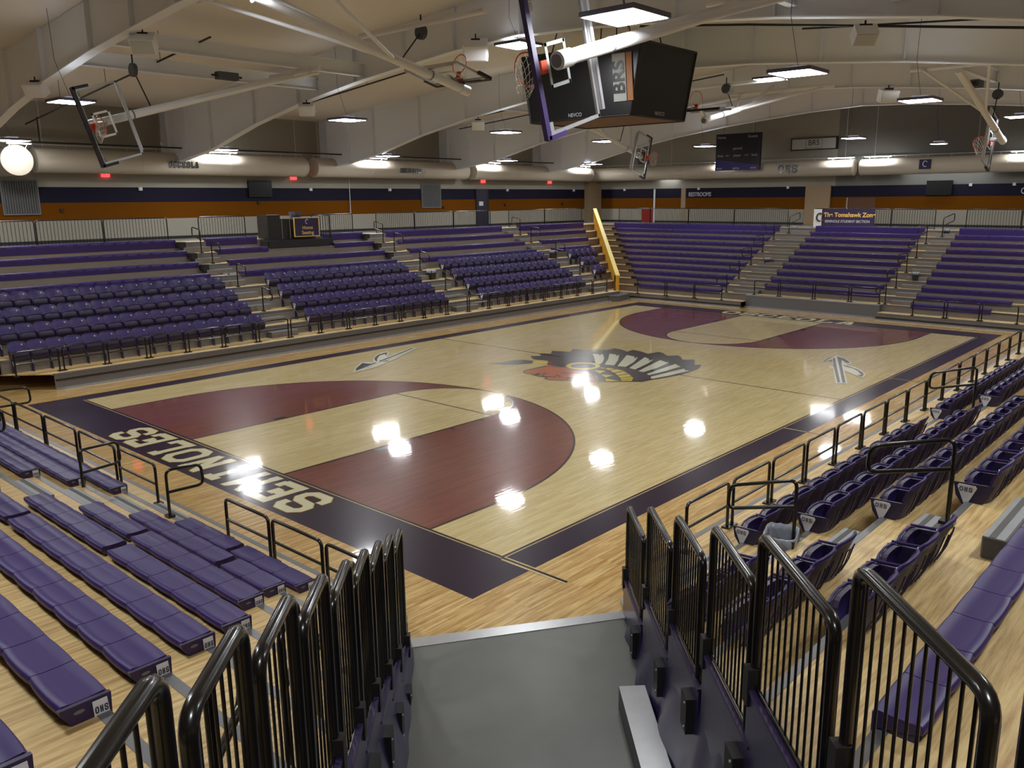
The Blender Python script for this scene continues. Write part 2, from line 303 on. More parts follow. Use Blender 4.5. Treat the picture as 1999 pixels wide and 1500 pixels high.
# ================================================================== floor with its court markings (one surface)
FT = .3048
F = MB()
F.add([(-14, -15.2, 0), (29, -15.2, 0), (29, 41, 0), (-14, 41, 0)], [(0, 1, 2, 3)], 'apron_maple')
def rect(x0, y0, x1, y1, z, m): F.poly([(x0, y0), (x1, y0), (x1, y1), (x0, y1)], z, m)
CW, CL = 50*FT, 84*FT
e1 = .0012
rect(-.6, -1.22, CW+.61, CL+1.22, e1, 'purple_paint')
rect(-.05, -.05, CW+.05, CL+.05, 2*e1, 'court_maple')        # thin bare edge outside the line
rect(-.03, -.03, CW+.03, CL+.03, 3*e1, 'line_paint')
rect(.02, .02, CW-.02, CL-.02, 4*e1, 'court_maple')
lw = .05
def arc(cx, cy, r, a0, a1, n): return [(cx+r*math.cos(a0+(a1-a0)*i/n), cy+r*math.sin(a0+(a1-a0)*i/n)) for i in range(n+1)]
def ring(cx, cy, r, wd, a0, a1, n, z, m):
    A, B = arc(cx, cy, r-wd/2, a0, a1, n), arc(cx, cy, r+wd/2, a0, a1, n)
    F.add([(x, y, z) for x, y in A+B], [(i, i+1, n+1+i+1, n+1+i) if False else (i, n+1+i, n+2+i, i+1) for i in range(n)], m)
for side in (0, 1):
    Y = (lambda y: y) if side == 0 else (lambda y: CL-y)
    sg = 1 if side == 0 else -1
    hy = 5.25*FT; R3 = 19.75*FT; cx = CW/2
    A = [(cx+R3, .02)]+[(cx+R3*math.cos(math.pi*i/60), hy+R3*math.sin(math.pi*i/60)) for i in range(61)]+[(cx-R3, .02)]
    P = [(x, Y(y)) for x, y in A]
    if side: P = P[::-1]
    F.poly(P, 5*e1, 'maroon_stained_maple')
    a0, a1 = (0, math.pi) if side == 0 else (math.pi, 2*math.pi)
    ring(cx, Y(hy), R3, lw, a0, a1, 60, 6*e1, 'line_paint')
    for x in (cx-R3, cx+R3): rect(x-lw/2, *sorted((Y(.02), Y(hy)))[:1], x+lw/2, sorted((Y(.02), Y(hy)))[1], 6*e1, 'line_paint')
    # lane and free-throw circle in clear maple
    fy = 19*FT; rl = 6*FT
    A = [(cx+rl, .02)]+[(cx+rl*math.cos(math.pi*i/40), fy+rl*math.sin(math.pi*i/40)) for i in range(41)]+[(cx-rl, .02)]
    P = [(x, Y(y)) for x, y in A]
    if side: P = P[::-1]
    F.poly(P, 7*e1, 'court_maple')
    ring(cx, Y(fy), rl, lw, a0, a1, 40, 8*e1, 'line_paint')
    rect(cx-rl, min(Y(fy-.025), Y(fy+.025)), cx+rl, max(Y(fy-.025), Y(fy+.025)), 8*e1, 'line_paint')
    for s_ in (-1, 1):
        x = cx+s_*rl; ya, yb = sorted((Y(.02), Y(fy)))
        rect(x-lw/2, ya, x+lw/2, yb, 8*e1, 'line_paint')
        xa, xb = sorted((x, x+s_*.2))
        ya, yb = sorted((Y(7*FT), Y(8*FT))); rect(xa, ya, xb, yb, 8*e1, 'line_paint')
        for q in (11.1, 14.25, 17.4):
            ya, yb = sorted((Y(q*FT-.025), Y(q*FT+.025))); rect(xa, ya, xb, yb, 8*e1, 'line_paint')
rect(.02, CL/2-.025, CW-.02, CL/2+.025, 5*e1, 'line_paint')
rect(CW+.05, -.09, CW+1.25, -.05, 3*e1, 'court_maple'); rect(CW+.02, -.05, CW+1.25, .0, 4*e1, 'line_paint'); rect(CW+.05, .0, CW+.7, .03, 3*e1, 'court_maple')
for y in (9.3, 16.3):
    rect(CW+.03, y-.02, CW+.6, y+.02, 3*e1, 'court_maple'); rect(CW+.6, y-.02, CW+1.1, y+.02, e1, 'line_paint')
for y in (12.2, 14.4): F.poly([(-1.45, y), (-1.1, y), (-1.1, y+.35), (-1.45, y+.35)], e1, 'court_maple')
# end-line lettering: gold edge below, cream face above
for m, st, lift in (('gold_paint', .215, 3*e1), ('cream_paint', .175, 4*e1)):
    block_text(F, 'SEMINOLES', (11.42, -.14, 0), (-1, 0, 0), (0, -1, 0), .94, .76, m, stroke=st, gap=.11, lift=lift, inset=.2)
    block_text(F, 'OSCEOLA', (4.5, CL+.16, 0), (1, 0, 0), (0, 1, 0), .9, .76, m, stroke=st, gap=.16, lift=lift, inset=.2)
for i, (c, pts) in enumerate(ART):
    ar = sum(pts[k][0]*pts[(k+1) % len(pts)][1]-pts[(k+1) % len(pts)][0]*pts[k][1] for k in range(len(pts)))
    F.poly(pts if ar > 0 else pts[::-1], (5+.25*i)*e1, {'black': 'art_black', 'purple': 'art_purple', 'yellow': 'art_yellow', 'face': 'art_face', 'white': 'art_white'}[c])
floor = F.build('floor'); tag(floor, kind='structure')
bm = bmesh.new(); bm.from_mesh(floor.data); bmesh.ops.triangulate(bm, faces=bm.faces[:]); bm.to_mesh(floor.data); bm.free()

# ================================================================== shell
XL, XR, YN, YF = -13.2, 28.6, -14.4, 39.8
ZC = 3.54
def roofz(x): return 10.6-.08*abs(x-7.62)
def bands(mb, p, q, skip=None, base='wall_cream', top=None):
    """a wall strip from P to Q (plan points), painted purple over orange; faces towards the room"""
    for z0, z1, m in ((0, 4.42, base), (4.42, 5.12, 'stripe_orange'), (5.12, 5.73, 'stripe_purple')):
        if skip: m = skip
        mb.add([(*p, z0), (*q, z0), (*q, z1), (*p, z1)], [(0, 1, 2, 3)], m)
    mb.add([(*p, 5.73), (*q, 5.73), (*q, 10.7), (*p, 10.7)], [(0, 1, 2, 3)], top or base)
W = MB(); bands(W, (XL, YN), (XL, 38.45)); struct('wall_left', W)
W = MB(); bands(W, (-10.9, YF), (-6.3, YF)); bands(W, (-12.75, YF), (-10.9, YF)); bands(W, (-6.3, YF), (-5.97, YF), skip='brick_tan'); bands(W, (-5.97, YF), (2.12, YF))
bands(W, (3.6, YF), (3.82, YF)); bands(W, (3.82, YF), (XR, YF), top='wall_grey')
struct('wall_far', W)
W = MB(); W.box((XL, 38.45, 0), (-12.75, YF, 10.6), 'brick_tan'); struct('trim_1', W)
W = MB(); W.box((2.12, YF-.12, 0), (3.6, YF+.1, 5.78), 'brick_tan'); W.add([(2.12, YF, 5.73), (3.6, YF, 5.73), (3.6, YF, 10.7), (2.12, YF, 10.7)], [(0, 1, 2, 3)], 'wall_cream'); struct('trim_2', W)
W = MB(); bands(W, (XR, YF), (XR, YN)); struct('wall_right', W)
W = MB(); bands(W, (XR, YN), (XL, YN)); struct('wall_near', W)
W = MB()
for (xa, xb) in ((XL, 7.62), (7.62, XR)):
    W.add([(xa, YN, roofz(xa)), (xb, YN, roofz(xb)), (xb, YF, roofz(xb)), (xa, YF, roofz(xa))], [(3, 2, 1, 0)], 'roof_liner')
struct('ceiling', W)
# black base on the wall behind the left concourse
W = MB(); W.box((XL, YN, ZC), (XL+.03, 38.4, ZC+.12), 'black_matte'); struct('baseboard_left', W)
W = MB(); W.box((-12.7, YF-.03, ZC), (XR, YF, ZC+.12), 'black_matte'); struct('baseboard_far', W)
# concourse slabs round the bowl (top 3.54)
W = MB(); zc0 = ZC-.25
W.box((XL, YN, zc0), (-9.75, YF, ZC), 'concourse_concrete'); struct('floor', W)
W = MB(); W.prism([(-9.75, 35.5), (-8.6, 35.5), (24, 35.5), (25.3, 34), (XR, 34), (XR, YF), (-9.75, YF)], zc0, ZC, 'concourse_concrete'); struct('floor', W)
W = MB(); W.prism([(25.3, 34), (25.3, -8.2), (26.2, -9.2), (XR, -9.2), (XR, 34)], zc0, ZC, 'concourse_concrete'); struct('floor', W)
W = MB(); W.prism([(-9.75, YN), (XR, YN), (XR, -9.3), (26.3, -9.3), (24.3, -11.3), (23.2, -10.1), (-9.75, -10.1)], zc0, ZC, 'concourse_concrete'); struct('floor', W)
# concrete entry floor in the corner and its metal threshold
W = MB(); W.prism([(16.12, -2.62), (22.6, -9.3), (25.6, -7.4), (17.68, -.32)], .0, .012, 'concrete'); struct('floor', W)
W = MB(); W.prism([(16.02, -2.46), (16.14, -2.66), (17.72, -.30), (17.58, -.18)], .0, .02, 'light_alu')
tag(W.build('threshold_strip'), 'shiny metal threshold strip between wood court and grey concrete', 'threshold')

# ================================================================== bleachers
def PL(s, t): return (-t, s)
def PR(s, t): return (15.6+t, s)
def PN(s, t): return (s, -t)
def PF(s, t): return (s, 25.6+t)
SIDE = dict(
 left=dict(P=PL, n=8, nose1=2.95, d=.84, z0=.45, rise=.39, front=1.95, e0=lambda t: -1.0-(t-2.95), e1=lambda t: 27.4+(t-2.35)*1.0),
 right=dict(P=PR, n=8, nose1=2.95, d=.84, z0=.45, rise=.39, front=1.9, e0=lambda t: -.32-(t-2.08)*1.0, e1=lambda t: 27.4+(t-2.35)*1.0),
 near=dict(P=PN, n=11, nose1=3.06, d=.61, z0=.29, rise=.295, front=2.42, e0=lambda t: .9-(t-3.06), e1=lambda t: 16.05+(t-2.5)*.985),
 far=dict(P=PF, n=11, nose1=3.06, d=.61, z0=.29, rise=.295, front=2.35, e0=lambda t: -2.25-(t-1.9), e1=lambda t: 17.5+(t-3)))
for S in SIDE.values():
    S['nose'] = (lambda S: lambda k: S['front'] if k == 0 else S['nose1']+S['d']*(k-1))(S)
    S['tz'] = (lambda S: lambda k: S['z0']+S['rise']*k)(S)
def strip(mb, S, s0, s1, t0, t1, z0, z1, m, clip=True):
    """a box in stand coordinates whose ends may follow the slanting ends of the stand"""
    P = S['P']
    def lim(s, t): return min(max(s, S['e0'](t)), S['e1'](t)) if clip else s
    q = [P(lim(s0, t0), t0), P(lim(s1, t0), t0), P(lim(s1, t1), t1), P(lim(s0, t1), t1)]
    ar = sum(q[i][0]*q[(i+1) % 4][1]-q[(i+1) % 4][0]*q[i][1] for i in range(4))
    if ar < 0: q = q[::-1]
    mb.hexa([(x, y, z0) for x, y in q], [(x, y, z1) for x, y in q], m)
def bleacher(name, S, label, spans, t_skip0=()):
    """SPANS(k) gives the runs of tier k"""
    P = S['P']; lo = P(spans(1)[0][0], S['front'])
    root = thing(name, (lo[0], lo[1], 0), label, 'bleacher')
    n = S['n']
    for k in range(n+1):
        t0, t1, z = S['nose'](k), S['nose'](k+1), S['tz'](k)
        if k == n: t1 = t0+.95
        d, r_ = MB(), MB()
        for a, b in spans(k):
            nz = MB()
            strip(d, S, a, b, t0+.07, t1+.06, z-.03, z, 'plywood')
            strip(r_, S, a, b, t0+.02, t0+.04, (0 if k == 0 else S['tz'](k-1)-.02), z-.03, 'riser_steel')
            strip(nz, S, a, b, t0-.0, t0+.075, z-.045, z+.004, 'grey_steel')
            if S in (SIDE['left'], SIDE['far'], SIDE['right']) and k == 0:
                strip(nz, S, a, b, t0-.03, t0+.02, z-.2, z-.16, 'black_matte'); strip(nz, S, a, b, t0-.12, t0+.02, 0, .05, 'light_alu')
            nz.build('nosing', root)
        if d.v: d.build('tier_deck', root); r_.build('riser', root)
    return root
INF = 99
L_ = SIDE['left']; R_ = SIDE['right']; N_ = SIDE['near']; FA = SIDE['far']
bleacher('bleacher', L_, 'long left side telescopic bleacher with plywood decks behind the purple chair rows', lambda k: [(-INF, INF)])
bleacher('bleacher', R_, 'right side telescopic bleacher beside the near sideline under the folded chairs', lambda k: [(-INF, 24.0)])
bleacher('bleacher', N_, 'near end telescopic bleacher with plywood decks and rows of purple benches', lambda k: [(-INF, INF)])
bleacher('bleacher', FA, 'far end telescopic bleacher facing down the court, with eleven bench rows', lambda k: [(-INF, 4.4), (10.72, INF)] if k == 0 else ([(-INF, INF)]))
# recessed front of the middle far block
W = MB(); W.box((4.42, 28.42, .0), (10.7, 28.46, .57), 'grey_steel'); W.box((4.42, 28.3, 0), (10.7, 28.42, .06), 'light_alu'); W.box((4.42, 28.4, .55), (10.7, 28.7, .59), 'light_alu')
tag(W.build('bleacher_skirt'), 'pale metal panel closing the recessed front of the middle far block', 'panel')

# ------------------------------------------------------------------ benches (10 inch seat modules on the nose of a tier)
MOD = .457
def module_mesh(u0, wd, mb, P, t0, z, depth=.27, thick=.125):
    """one moulded seat module: a shallow dished top with rounded rims and a scalloped back"""
    nu = 6; prof = [(0, -.115), (-.004, -.02), (.012, 0), (.10, -.006), (.20, -.006), (depth-.012, 0), (depth+.004, -.02), (depth-.004, -.058)]
    cols = []
    for i in range(nu+1):
        a = i/nu; u = u0+.004+(wd-.008)*a; c = abs(2*a-1); edge = .004*(c**6); sc = .012*(c**3)
        col = []
        for j, (t, h) in enumerate(prof):
            tt = t-(sc if j >= 4 else 0)+(sc*.5 if j <= 2 else 0); dish = -.006*(1-c**4) if j in (3, 4) else 0
            x, y = P(u, t0+tt); col.append((x, y, z+h-edge*(j in (1, 2, 3, 4, 5, 6))+dish))
        cols.append(col)
    b = [v for c in cols for v in c]; m = len(prof)
    fs = [(i*m+j, (i+1)*m+j, (i+1)*m+j+1, i*m+j+1) for i in range(nu) for j in range(m-1)]
    k = len(mb.f)
    mb.add(b, [tuple(reversed(f)) for f in fs], 'bench_purple', True)
    mb.add(cols[0]+cols[-1], [tuple(range(m)), tuple(reversed(range(m, 2*m)))], 'bench_side')
def bench(S, k, a, b, label, group, parts=False, capR=False, capL=False, tall=False):
    P = S['P']; t0 = S['nose'](k)-.01; z = S['tz'](k)+.125
    if k == S['n'] and not tall: pass
    x, y = P((a+b)/2, t0+.13); z_ = S['tz'](k)
    root = thing('bleacher_bench', (x, y, z_), label, 'bench', group)
    n = max(1, round((b-a)/MOD)); wd = (b-a)/n
    mb = MB()
    for i in range(n):
        if parts: mb = MB()
        module_mesh(a+i*wd, wd, mb, P, t0, z)
        if parts: mb.build('seat_module', root)
    if not parts: mb.build('seat', root)
    fr = MB()
    strip(fr, S, a+.02, b-.02, t0+.03, t0+.22, S['tz'](k)-.03, z-.035, 'bench_side', clip=False)
    if tall: strip(fr, S, a, b, t0+.0, t0+.02, z-.32, z-.02, 'bench_purple', clip=False)
    else: strip(fr, S, a, b, t0+.0, t0+.012, z-.215, z-.02, 'bench_purple', clip=False)
    fr.build('support_beam', root)
    for on, s_, sg in ((capR, b, 1), (capL, a, -1)):
        if not on: continue
        c = MB(); pr = [(-.005, -.012), (.272, -.012), (.262, -.05), (.20, -.15), (.16, -.19), (.12, -.19), (.10, -.15), (-.0, -.15)]
        pts = [(*P(s_, t0+t), z+h) for t, h in pr]; e = Vector((*P(s_+sg*.03, t0), 0))-Vector((*P(s_, t0), 0))
        c.extr(pts, e, 'bench_side'); cap = c.build('end_cap', root)
        l = MB(); s2 = s_+sg*.032
        q = [(.02, -.03), (.10, -.03), (.095, -.145), (.012, -.145)]
        pts = [(*P(s2, t0+t), z+h) for t, h in q]; e2 = e.normalized()*.002
        l.extr(pts, e2, 'white_plate'); l.build('name_plate', cap)
        l = MB(); cc = Vector((*P(s2, t0+.17), z-.055)); tt = (Vector((*P(0, 1), 0))-Vector((*P(0, 0), 0))); l.add([cc+tt*.03*math.cos(a*math.pi/8)+Vector((0, 0, .012*math.sin(a*math.pi/8)))+e.normalized()*.001 for a in range(16)], [tuple(range(16))], 'grey_steel'); l.build('oval_mark', cap)
        l = MB(); X = Vector((*P(0, -1), 0))-Vector((*P(0, 0), 0))
        if (X.cross(Vector((0, 0, 1)))).dot(e) < 0: X = -X
        o = Vector((*P(s2+sg*.003, t0+(.09 if X.dot(Vector((*P(0, -1), 0))-Vector((*P(0, 0), 0))) > 0 else .025)), z-.11))
        block_text(l, 'OHS', o, X, (0, 0, 1), .042, .0205, 'plate_ink', stroke=.17, gap=.22); l.build('lettering', cap)
    return root
for k in range(1, 12):
    t = N_['nose'](k); eR = N_['e1'](t)-1.15-.03*k; last = k == 11; w_ = ORD[k-1] if k > 1 else 'front'
    eR = {1: 15.0, 2: 15.35, 3: 15.95, 4: 16.8, 5: 17.35, 6: 17.95, 7: 18.56, 8: 19.3}.get(k, 19.3+.61*(k-8))
    bench(N_, k, 11.96, 13.4 if k % 2 else 14.3, 'purple bench on the %s row of the near end, left part beside the aisle' % w_, 'purple benches of the near end', parts=k <= 8, capL=False)
    bench(N_, k, 13.5 if k % 2 else 14.42, eR, 'purple bench on the %s row of the near end, with a white OHS plate' % w_, 'purple benches of the near end', parts=k <= 8, capR=True)
    if k < 7: bench(N_, k, max(1.2, .9-(t-3.06)), 9.78, 'purple bench on the %s row of the near end, beyond the aisle at far left' % w_, 'purple benches of the near end', capR=True)
for k in range(1, 12):
    t = FA['nose'](k); w_ = ORD[k-1]; a0 = -1.85-.61*(k-1); tl = k == 11
    bench(FA, k, a0, 2.95, 'long purple bench, %s row of the left far end block by the yellow barrier' % w_, 'purple benches of the far end', tall=tl)
    if k > 1: bench(FA, k, 4.97, 10.35, 'long purple bench, %s row of the middle far end block' % w_, 'purple benches of the far end', tall=tl)
    bench(FA, k, 11.9, min(14.95+.58*(k-1), 18.5), 'long purple bench, %s row of the right far end block' % w_, 'purple benches of the far end', tall=tl)
def lb(k, a, b, txt): bench(L_, k, a, b, 'purple bench, %s row %s' % (ORD[k-1], txt), 'purple benches above the left side chairs', tall=k == 8, capR=False)
for k in (5, 6, 7, 8):
    lb(k, -2.5, 7.1, 'of the leftmost block')
    if k < 7: lb(k, 8.35, 15.98, 'of the left side, block below the sign cart')
    else:
        lb(k, 8.35, 10.6, 'of the left side, short piece left of the sign cart'); lb(k, 13.85, 16.05, 'of the left side, short piece right of the sign cart')
    lb(k, 17.45, 25.5, 'of the left side, block below the dark door')
    lb(k, 26.9, 29.4+.84*(k-4), 'of the left side, beside the yellow barrier')
for k in (5, 6, 7, 8): bench(R_, k, -4.15-.6*(k-5), -.4, 'pale purple bench on the %s row of the right side, seen through the railing' % ORD[k-1], 'purple benches of the right side', parts=k < 7)
for k in (6, 7, 8): bench(R_, k, 1.1, 7.2, 'purple bench on the %s row of the right side beyond the aisle' % ORD[k-1], 'purple benches of the right side')

# ------------------------------------------------------------------ chairs (built facing +v = away from the court is local -Y... front towards local -Y)
CP = .4975
def make_chair():
    root = thing('stadium_chair', (0, 0, 0), 'chair', 'chair')
    # local frame: X along the row, +Y to the back, Z up, origin on the nose of its tier
    def shell(w0, w1, prof, th, bow, m1, m2, nu=8):
        mb = MB(); fr, bk = [], []
        for i in range(nu+1):
            a = 2*i/nu-1; cf, cb = [], []
            for j, (v, h) in enumerate(prof):
                f_ = j/(len(prof)-1); hw = w0+(w1-w0)*f_; drop = .045*abs(a)**5 if j == len(prof)-1 else (.02*abs(a)**4 if j == len(prof)-2 else 0)
                y = v-bow*abs(a)**2.4; cf.append((a*hw, y, h-drop)); cb.append((a*hw, y+th, h-drop))
            fr.append(cf); bk.append(cb)
        m = len(prof); g = lambda A: [v for c in A for v in c]
        q = [(i*m+j, (i+1)*m+j, (i+1)*m+j+1, i*m+j+1) for i in range(nu) for j in range(m-1)]
        mb.add(g(fr), q, m1, True); mb.add(g(bk), [tuple(reversed(f)) for f in q], m2, True)
        rim = [(i, m-1) for i in range(nu+1)]; bot = [(i, 0) for i in range(nu+1)]; l = [(0, j) for j in range(m)]; r2 = [(nu, j) for j in range(m)]
        for ln, fl in ((rim, 1), (bot, 0), (l, 1), (r2, 0)):
            A = [fr[i][j] for i, j in ln]; B = [bk[i][j] for i, j in ln]; k = len(A)
            mb.add(A+B, [((p, p+1, k+p+1, k+p) if fl else (p+1, p, k+p, k+p+1)) for p in range(k-1)], m1)
        return mb
    bk = shell(.225, .245, [(.17, -.06), (.20, .06), (.235, .18), (.27, .29), (.30, .37), (.325, .425)], .028, .05, 'seat_purple', 'seat_dark_purple')
    for i in range(-2, 3):                                   # ribs down the rear face
        u = i*.07; P_ = [(u, .215-.05*abs(u/.23)**2.4+.028, .05), (u, .262-.05*abs(u/.23)**2.4+.035, .17), (u, .31-.05*abs(u/.23)**2.4+.03, .33)]
        bk.tube(P_, .006, 'seat_dark_purple', n=4)
    bk.tube([(-.243, .27, .35), (-.215, .295, .412), (-.12, .33, .434), (0, .34, .438), (.12, .33, .434), (.215, .295, .412), (.243, .27, .35)], .014, 'seat_purple', n=6)
    bk.build('backrest', root, local=True)
    st = shell(.20, .215, [(.15, -.06), (.02, -.085), (-.055, -.04), (-.075, .05), (-.065, .15), (-.03, .235)], .05, -.02, 'seat_dark_purple', 'seat_purple')
    st.box((-.17, -.088, .06), (.17, -.078, .085), 'pad_black')
    st.tube([(-.212, -.03, .21), (-.14, -.038, .238), (0, -.045, .243), (.14, -.038, .238), (.212, -.03, .21)], .013, 'seat_purple', n=6)
    st.build('folded_seat', root, local=True)
    br = MB(); x = -CP/2
    br.extr([(x-.012, -.10, .19), (x-.012, .25, .21), (x-.012, .22, .17), (x-.012, .12, -.04), (x-.012, .10, -.16), (x-.012, .05, -.20), (x-.012, .0, -.39), (x-.012, -.03, -.39), (x-.012, -.02, -.22), (x-.012, -.08, -.20), (x-.012, -.10, -.39), (x-.012, -.13, -.39), (x-.012, -.13, -.18), (x-.012, -.03, -.05), (x-.012, -.10, .10)], (.024, 0, 0), 'seat_dark_purple')
    br.build('side_bracket', root, local=True)
    ar = MB(); ar.tube([(x, -.065, .215), (x, .05, .222), (x, .24, .235)], .014, 'seat_purple', n=5); ar.build('armrest', root, local=True)
    nb = MB(); nb.tube([(.13, .255, .355), (.13, .278, .36)], .021, 'white_plate', n=10); nb.build('seat_number', root, local=True)
    return root
chair0 = make_chair(); chair_used = [False]
def end_plate(root, sgn):
    e = MB(); x = sgn*(CP/2+.016)
    e.extr([(x, -.075, .19), (x, .085, .19), (x, .10, .165), (x, .025, -.01), (x, -.015, -.01), (x, -.09, .165)], (sgn*.006, 0, 0), 'white_plate')
    e.tube([(x, .01, -.06), (x+sgn*.006, .01, -.06)], .028, 'white_plate', n=12)
    e.build('end_plate', root, local=True)
    t = MB(); o = Vector((x+sgn*.008, -.065 if sgn > 0 else .085, .115)); block_text(t, 'OHS', o, (0, sgn, 0), (0, 0, 1), .05, .035, 'plate_ink', stroke=.18, gap=.28)
    t.build('plate_lettering', root, local=True)
    b = MB(); b.extr([(x-sgn*.005, -.13, .2), (x-sgn*.005, .26, .215), (x-sgn*.005, .22, .10), (x-sgn*.005, .12, -.06), (x-sgn*.005, .11, -.2), (x-sgn*.005, .09, -.39), (x-sgn*.005, .06, -.39), (x-sgn*.005, .05, -.22), (x-sgn*.005, .0, -.22), (x-sgn*.005, -.01, -.39), (x-sgn*.005, -.04, -.39), (x-sgn*.005, -.05, -.22), (x-sgn*.005, -.09, -.24), (x-sgn*.005, -.1, -.39), (x-sgn*.005, -.13, -.39), (x-sgn*.005, -.14, -.19), (x-sgn*.005, -.02, -.05), (x-sgn*.005, -.10, .06)], (-sgn*.02, 0, 0), 'seat_dark_purple')
    b.build('end_bracket', root, local=True)
def chair_row(S, k, s0, n, where, group, plate=0):
    P = S['P']; z = S['tz'](k); rz = math.pi/2 if S is L_ else -math.pi/2
    for i in range(n):
        s = s0+CP*(i+.5); x, y = P(s, S['nose'](k)+.0)
        lab = 'folded purple chair, %s from near end, %s row %s' % (NTH[i], ORD[k-1], where)
        if not chair_used[0]:
            chair0.location = (x, y, z); chair0.rotation_euler = (0, 0, rz); chair0['label'] = lab; chair0['group'] = group; chair_used[0] = True; c = chair0
        else: c = dup(chair0 if True else c, (x, y, z), rz, lab, group)
        if plate and i == 0: pending.append((c, plate))
pending = []
gl = 'folded purple chairs of the left side'; gr = 'folded purple chairs of the right side'
for k in (1, 2, 3, 4):
    chair_row(L_, k, -.75, 16, 'of the leftmost block', gl)
    chair_row(L_, k, 8.97, 14, 'below the sign cart', gl, plate=-1)
    chair_row(L_, k, 17.95, 15, 'below the dark door', gl, plate=-1)
    if k > 1: chair_row(L_, k, 27.3, {2: 2, 3: 3, 4: 5}[k], 'beside the yellow barrier', gl, plate=-1)
for k in (1, 2, 3, 4):
    if k > 1: chair_row(R_, k, -.62-CP*(3 if k < 3 else 4), 3 if k < 3 else 4, 'right side by the railing', gr)
    nn = {1: 13, 2: 13, 3: 13, 4: 8}[k]
    chair_row(R_, k, .98, nn, 'right side past first aisle', gr, plate=1)
    nn = {1: 13, 2: 7, 3: 2, 4: 0}[k]
    if nn: chair_row(R_, k, 9.05, nn, 'right side past second aisle', gr, plate=1)
for c, p in pending: end_plate(c, p)
# ================================================================== front guard rails (one frame per bay)
RT = .024
def front_rail(p0, p1, z, h, label, group):
    c = ((p0[0]+p1[0])/2, (p0[1]+p1[1])/2, z); root = thing('guard_rail', c, label, 'railing', group)
    a = Vector((*p0, z)); b = Vector((*p1, z)); U = Vector((0, 0, 1))
    m = MB(); m.tube(rnd([a, a+U*h, b+U*h, b], .09), RT, 'black_steel', n=8); m.build('rail_frame', root)
    m = MB(); m.tube([a+U*h*.5, b+U*h*.5], RT*.85, 'black_steel', n=8); m.build('mid_rail', root)
    for q in (a, b):
        m = MB(); m.box((q.x-.06, q.y-.06, z), (q.x+.06, q.y+.06, z+.03), 'black_steel'); m.build('foot_plate', root)
ly = [.3-1.24*i for i in (1, 0)]+[1.54, 2.78, 4.02]
ys = [6.5-1.24*i for i in range(6)][::-1]
yy = []
for i in range(6): yy.append((6.44-1.24*(6-i)+.12, 6.44-1.24*(5-i)))
yy += [(6.56+1.245*i, 7.69+1.245*i) for i in range(16)]
for i, (a, b) in enumerate(yy):
    front_rail((-2.3, a), (-2.3, b), .45, .68, 'black guard rail bay along the left side deck, %s from the near end' % NTH[i % 20] if i < 20 else 'black guard rail bay along the left side deck, next to the corner steps', 'guard rails of the left side front')
for i in range(10):
    a = .9+1.325*i if False else 0
yr = [(1.0, 2.15)]+[(2.3+1.28*i, 3.45+1.28*i) for i in range(17)]
for i, (a, b) in enumerate(yr):
    front_rail((17.72, a), (17.72, b), .45, .7, 'black guard rail bay along the right side deck, %s from the camera' % NTH[i], 'guard rails of the right side front')
xn = [(2.05, 3.3), (3.42, 5.02), (5.14, 6.72), (6.88, 8.45), (8.6, 10.0), (12.24, 13.38), (13.48, 14.62), (14.72, 15.6)]
for i, (a, b) in enumerate(xn):
    front_rail((a, -2.66), (b, -2.66), .3, .68 if i < 5 else .64, 'black guard rail bay along the near end deck, %s from the left' % NTH[i], 'guard rails of the near end front')
xf = [(-1.42, .24), (.36, 1.9), (1.98, 3.45)]
for i, (a, b) in enumerate(xf): front_rail((a, 27.85), (b, 27.85), .3, .68, 'black guard rail bay before the left far block, %s from the left' % NTH[i], 'guard rails of the far end front')
xf = [(4.75, 5.95), (6.06, 7.62), (7.74, 9.26), (9.38, 10.6)]
for i, (a, b) in enumerate(xf): front_rail((a, 28.62), (b, 28.62), .59, .68, 'black guard rail bay before the middle far block, %s from the left' % NTH[i], 'guard rails of the far end front')
xf = [(12.2, 13.4), (13.52, 14.7), (14.8, 16.05)]
for i, (a, b) in enumerate(xf): front_rail((a, 27.98), (b, 27.98), .3, .68, 'black guard rail bay before the right far block, %s from the left' % NTH[i], 'guard rails of the far end front')

# ================================================================== looped aisle handrails
def handrail(p, d, z, label, group, h=.88, ln=.62, drop=.34, tilt=.0):
    """post at P, closed loop reaching out along D"""
    root = thing('aisle_handrail', (*p, z), label, 'handrail', group); U = Vector((0, 0, 1)); a = Vector((*p, z)); D = Vector((*d, 0)).normalized()
    m = MB(); top = a+U*h
    path = [a, top, top+D*ln+U*tilt, top+D*(ln+.02)+U*(tilt-drop), a+U*(h-drop-.02)]
    m.tube(rnd(path, .10, 5), RT*.95, 'black_steel', n=8); m.build('rail_loop', root)
    m = MB(); m.box((p[0]-.07, p[1]-.05, z), (p[0]+.07, p[1]+.05, z+.035), 'black_steel'); m.build('foot_plate', root)
gh = 'looped black handrails in the aisles'
for j, (yq, nm) in enumerate(((7.8, 'first'), (16.75, 'second'), (26.3, 'third'))):
    for i, (x, k, dd) in enumerate(((-8.2, 7, (-1, 0)), (-7.4, 6, (1, 0)), (-5.65, 4, (1, 0)), (-4.0, 2, (1, 0)))):
        handrail((x, yq), dd, L_['tz'](k), 'looped black handrail %s in the %s left side aisle' % (('topmost', 'second from top', 'third from top', 'lowest')[i], nm), gh, tilt=(-.1 if dd[0] > 0 else .1))
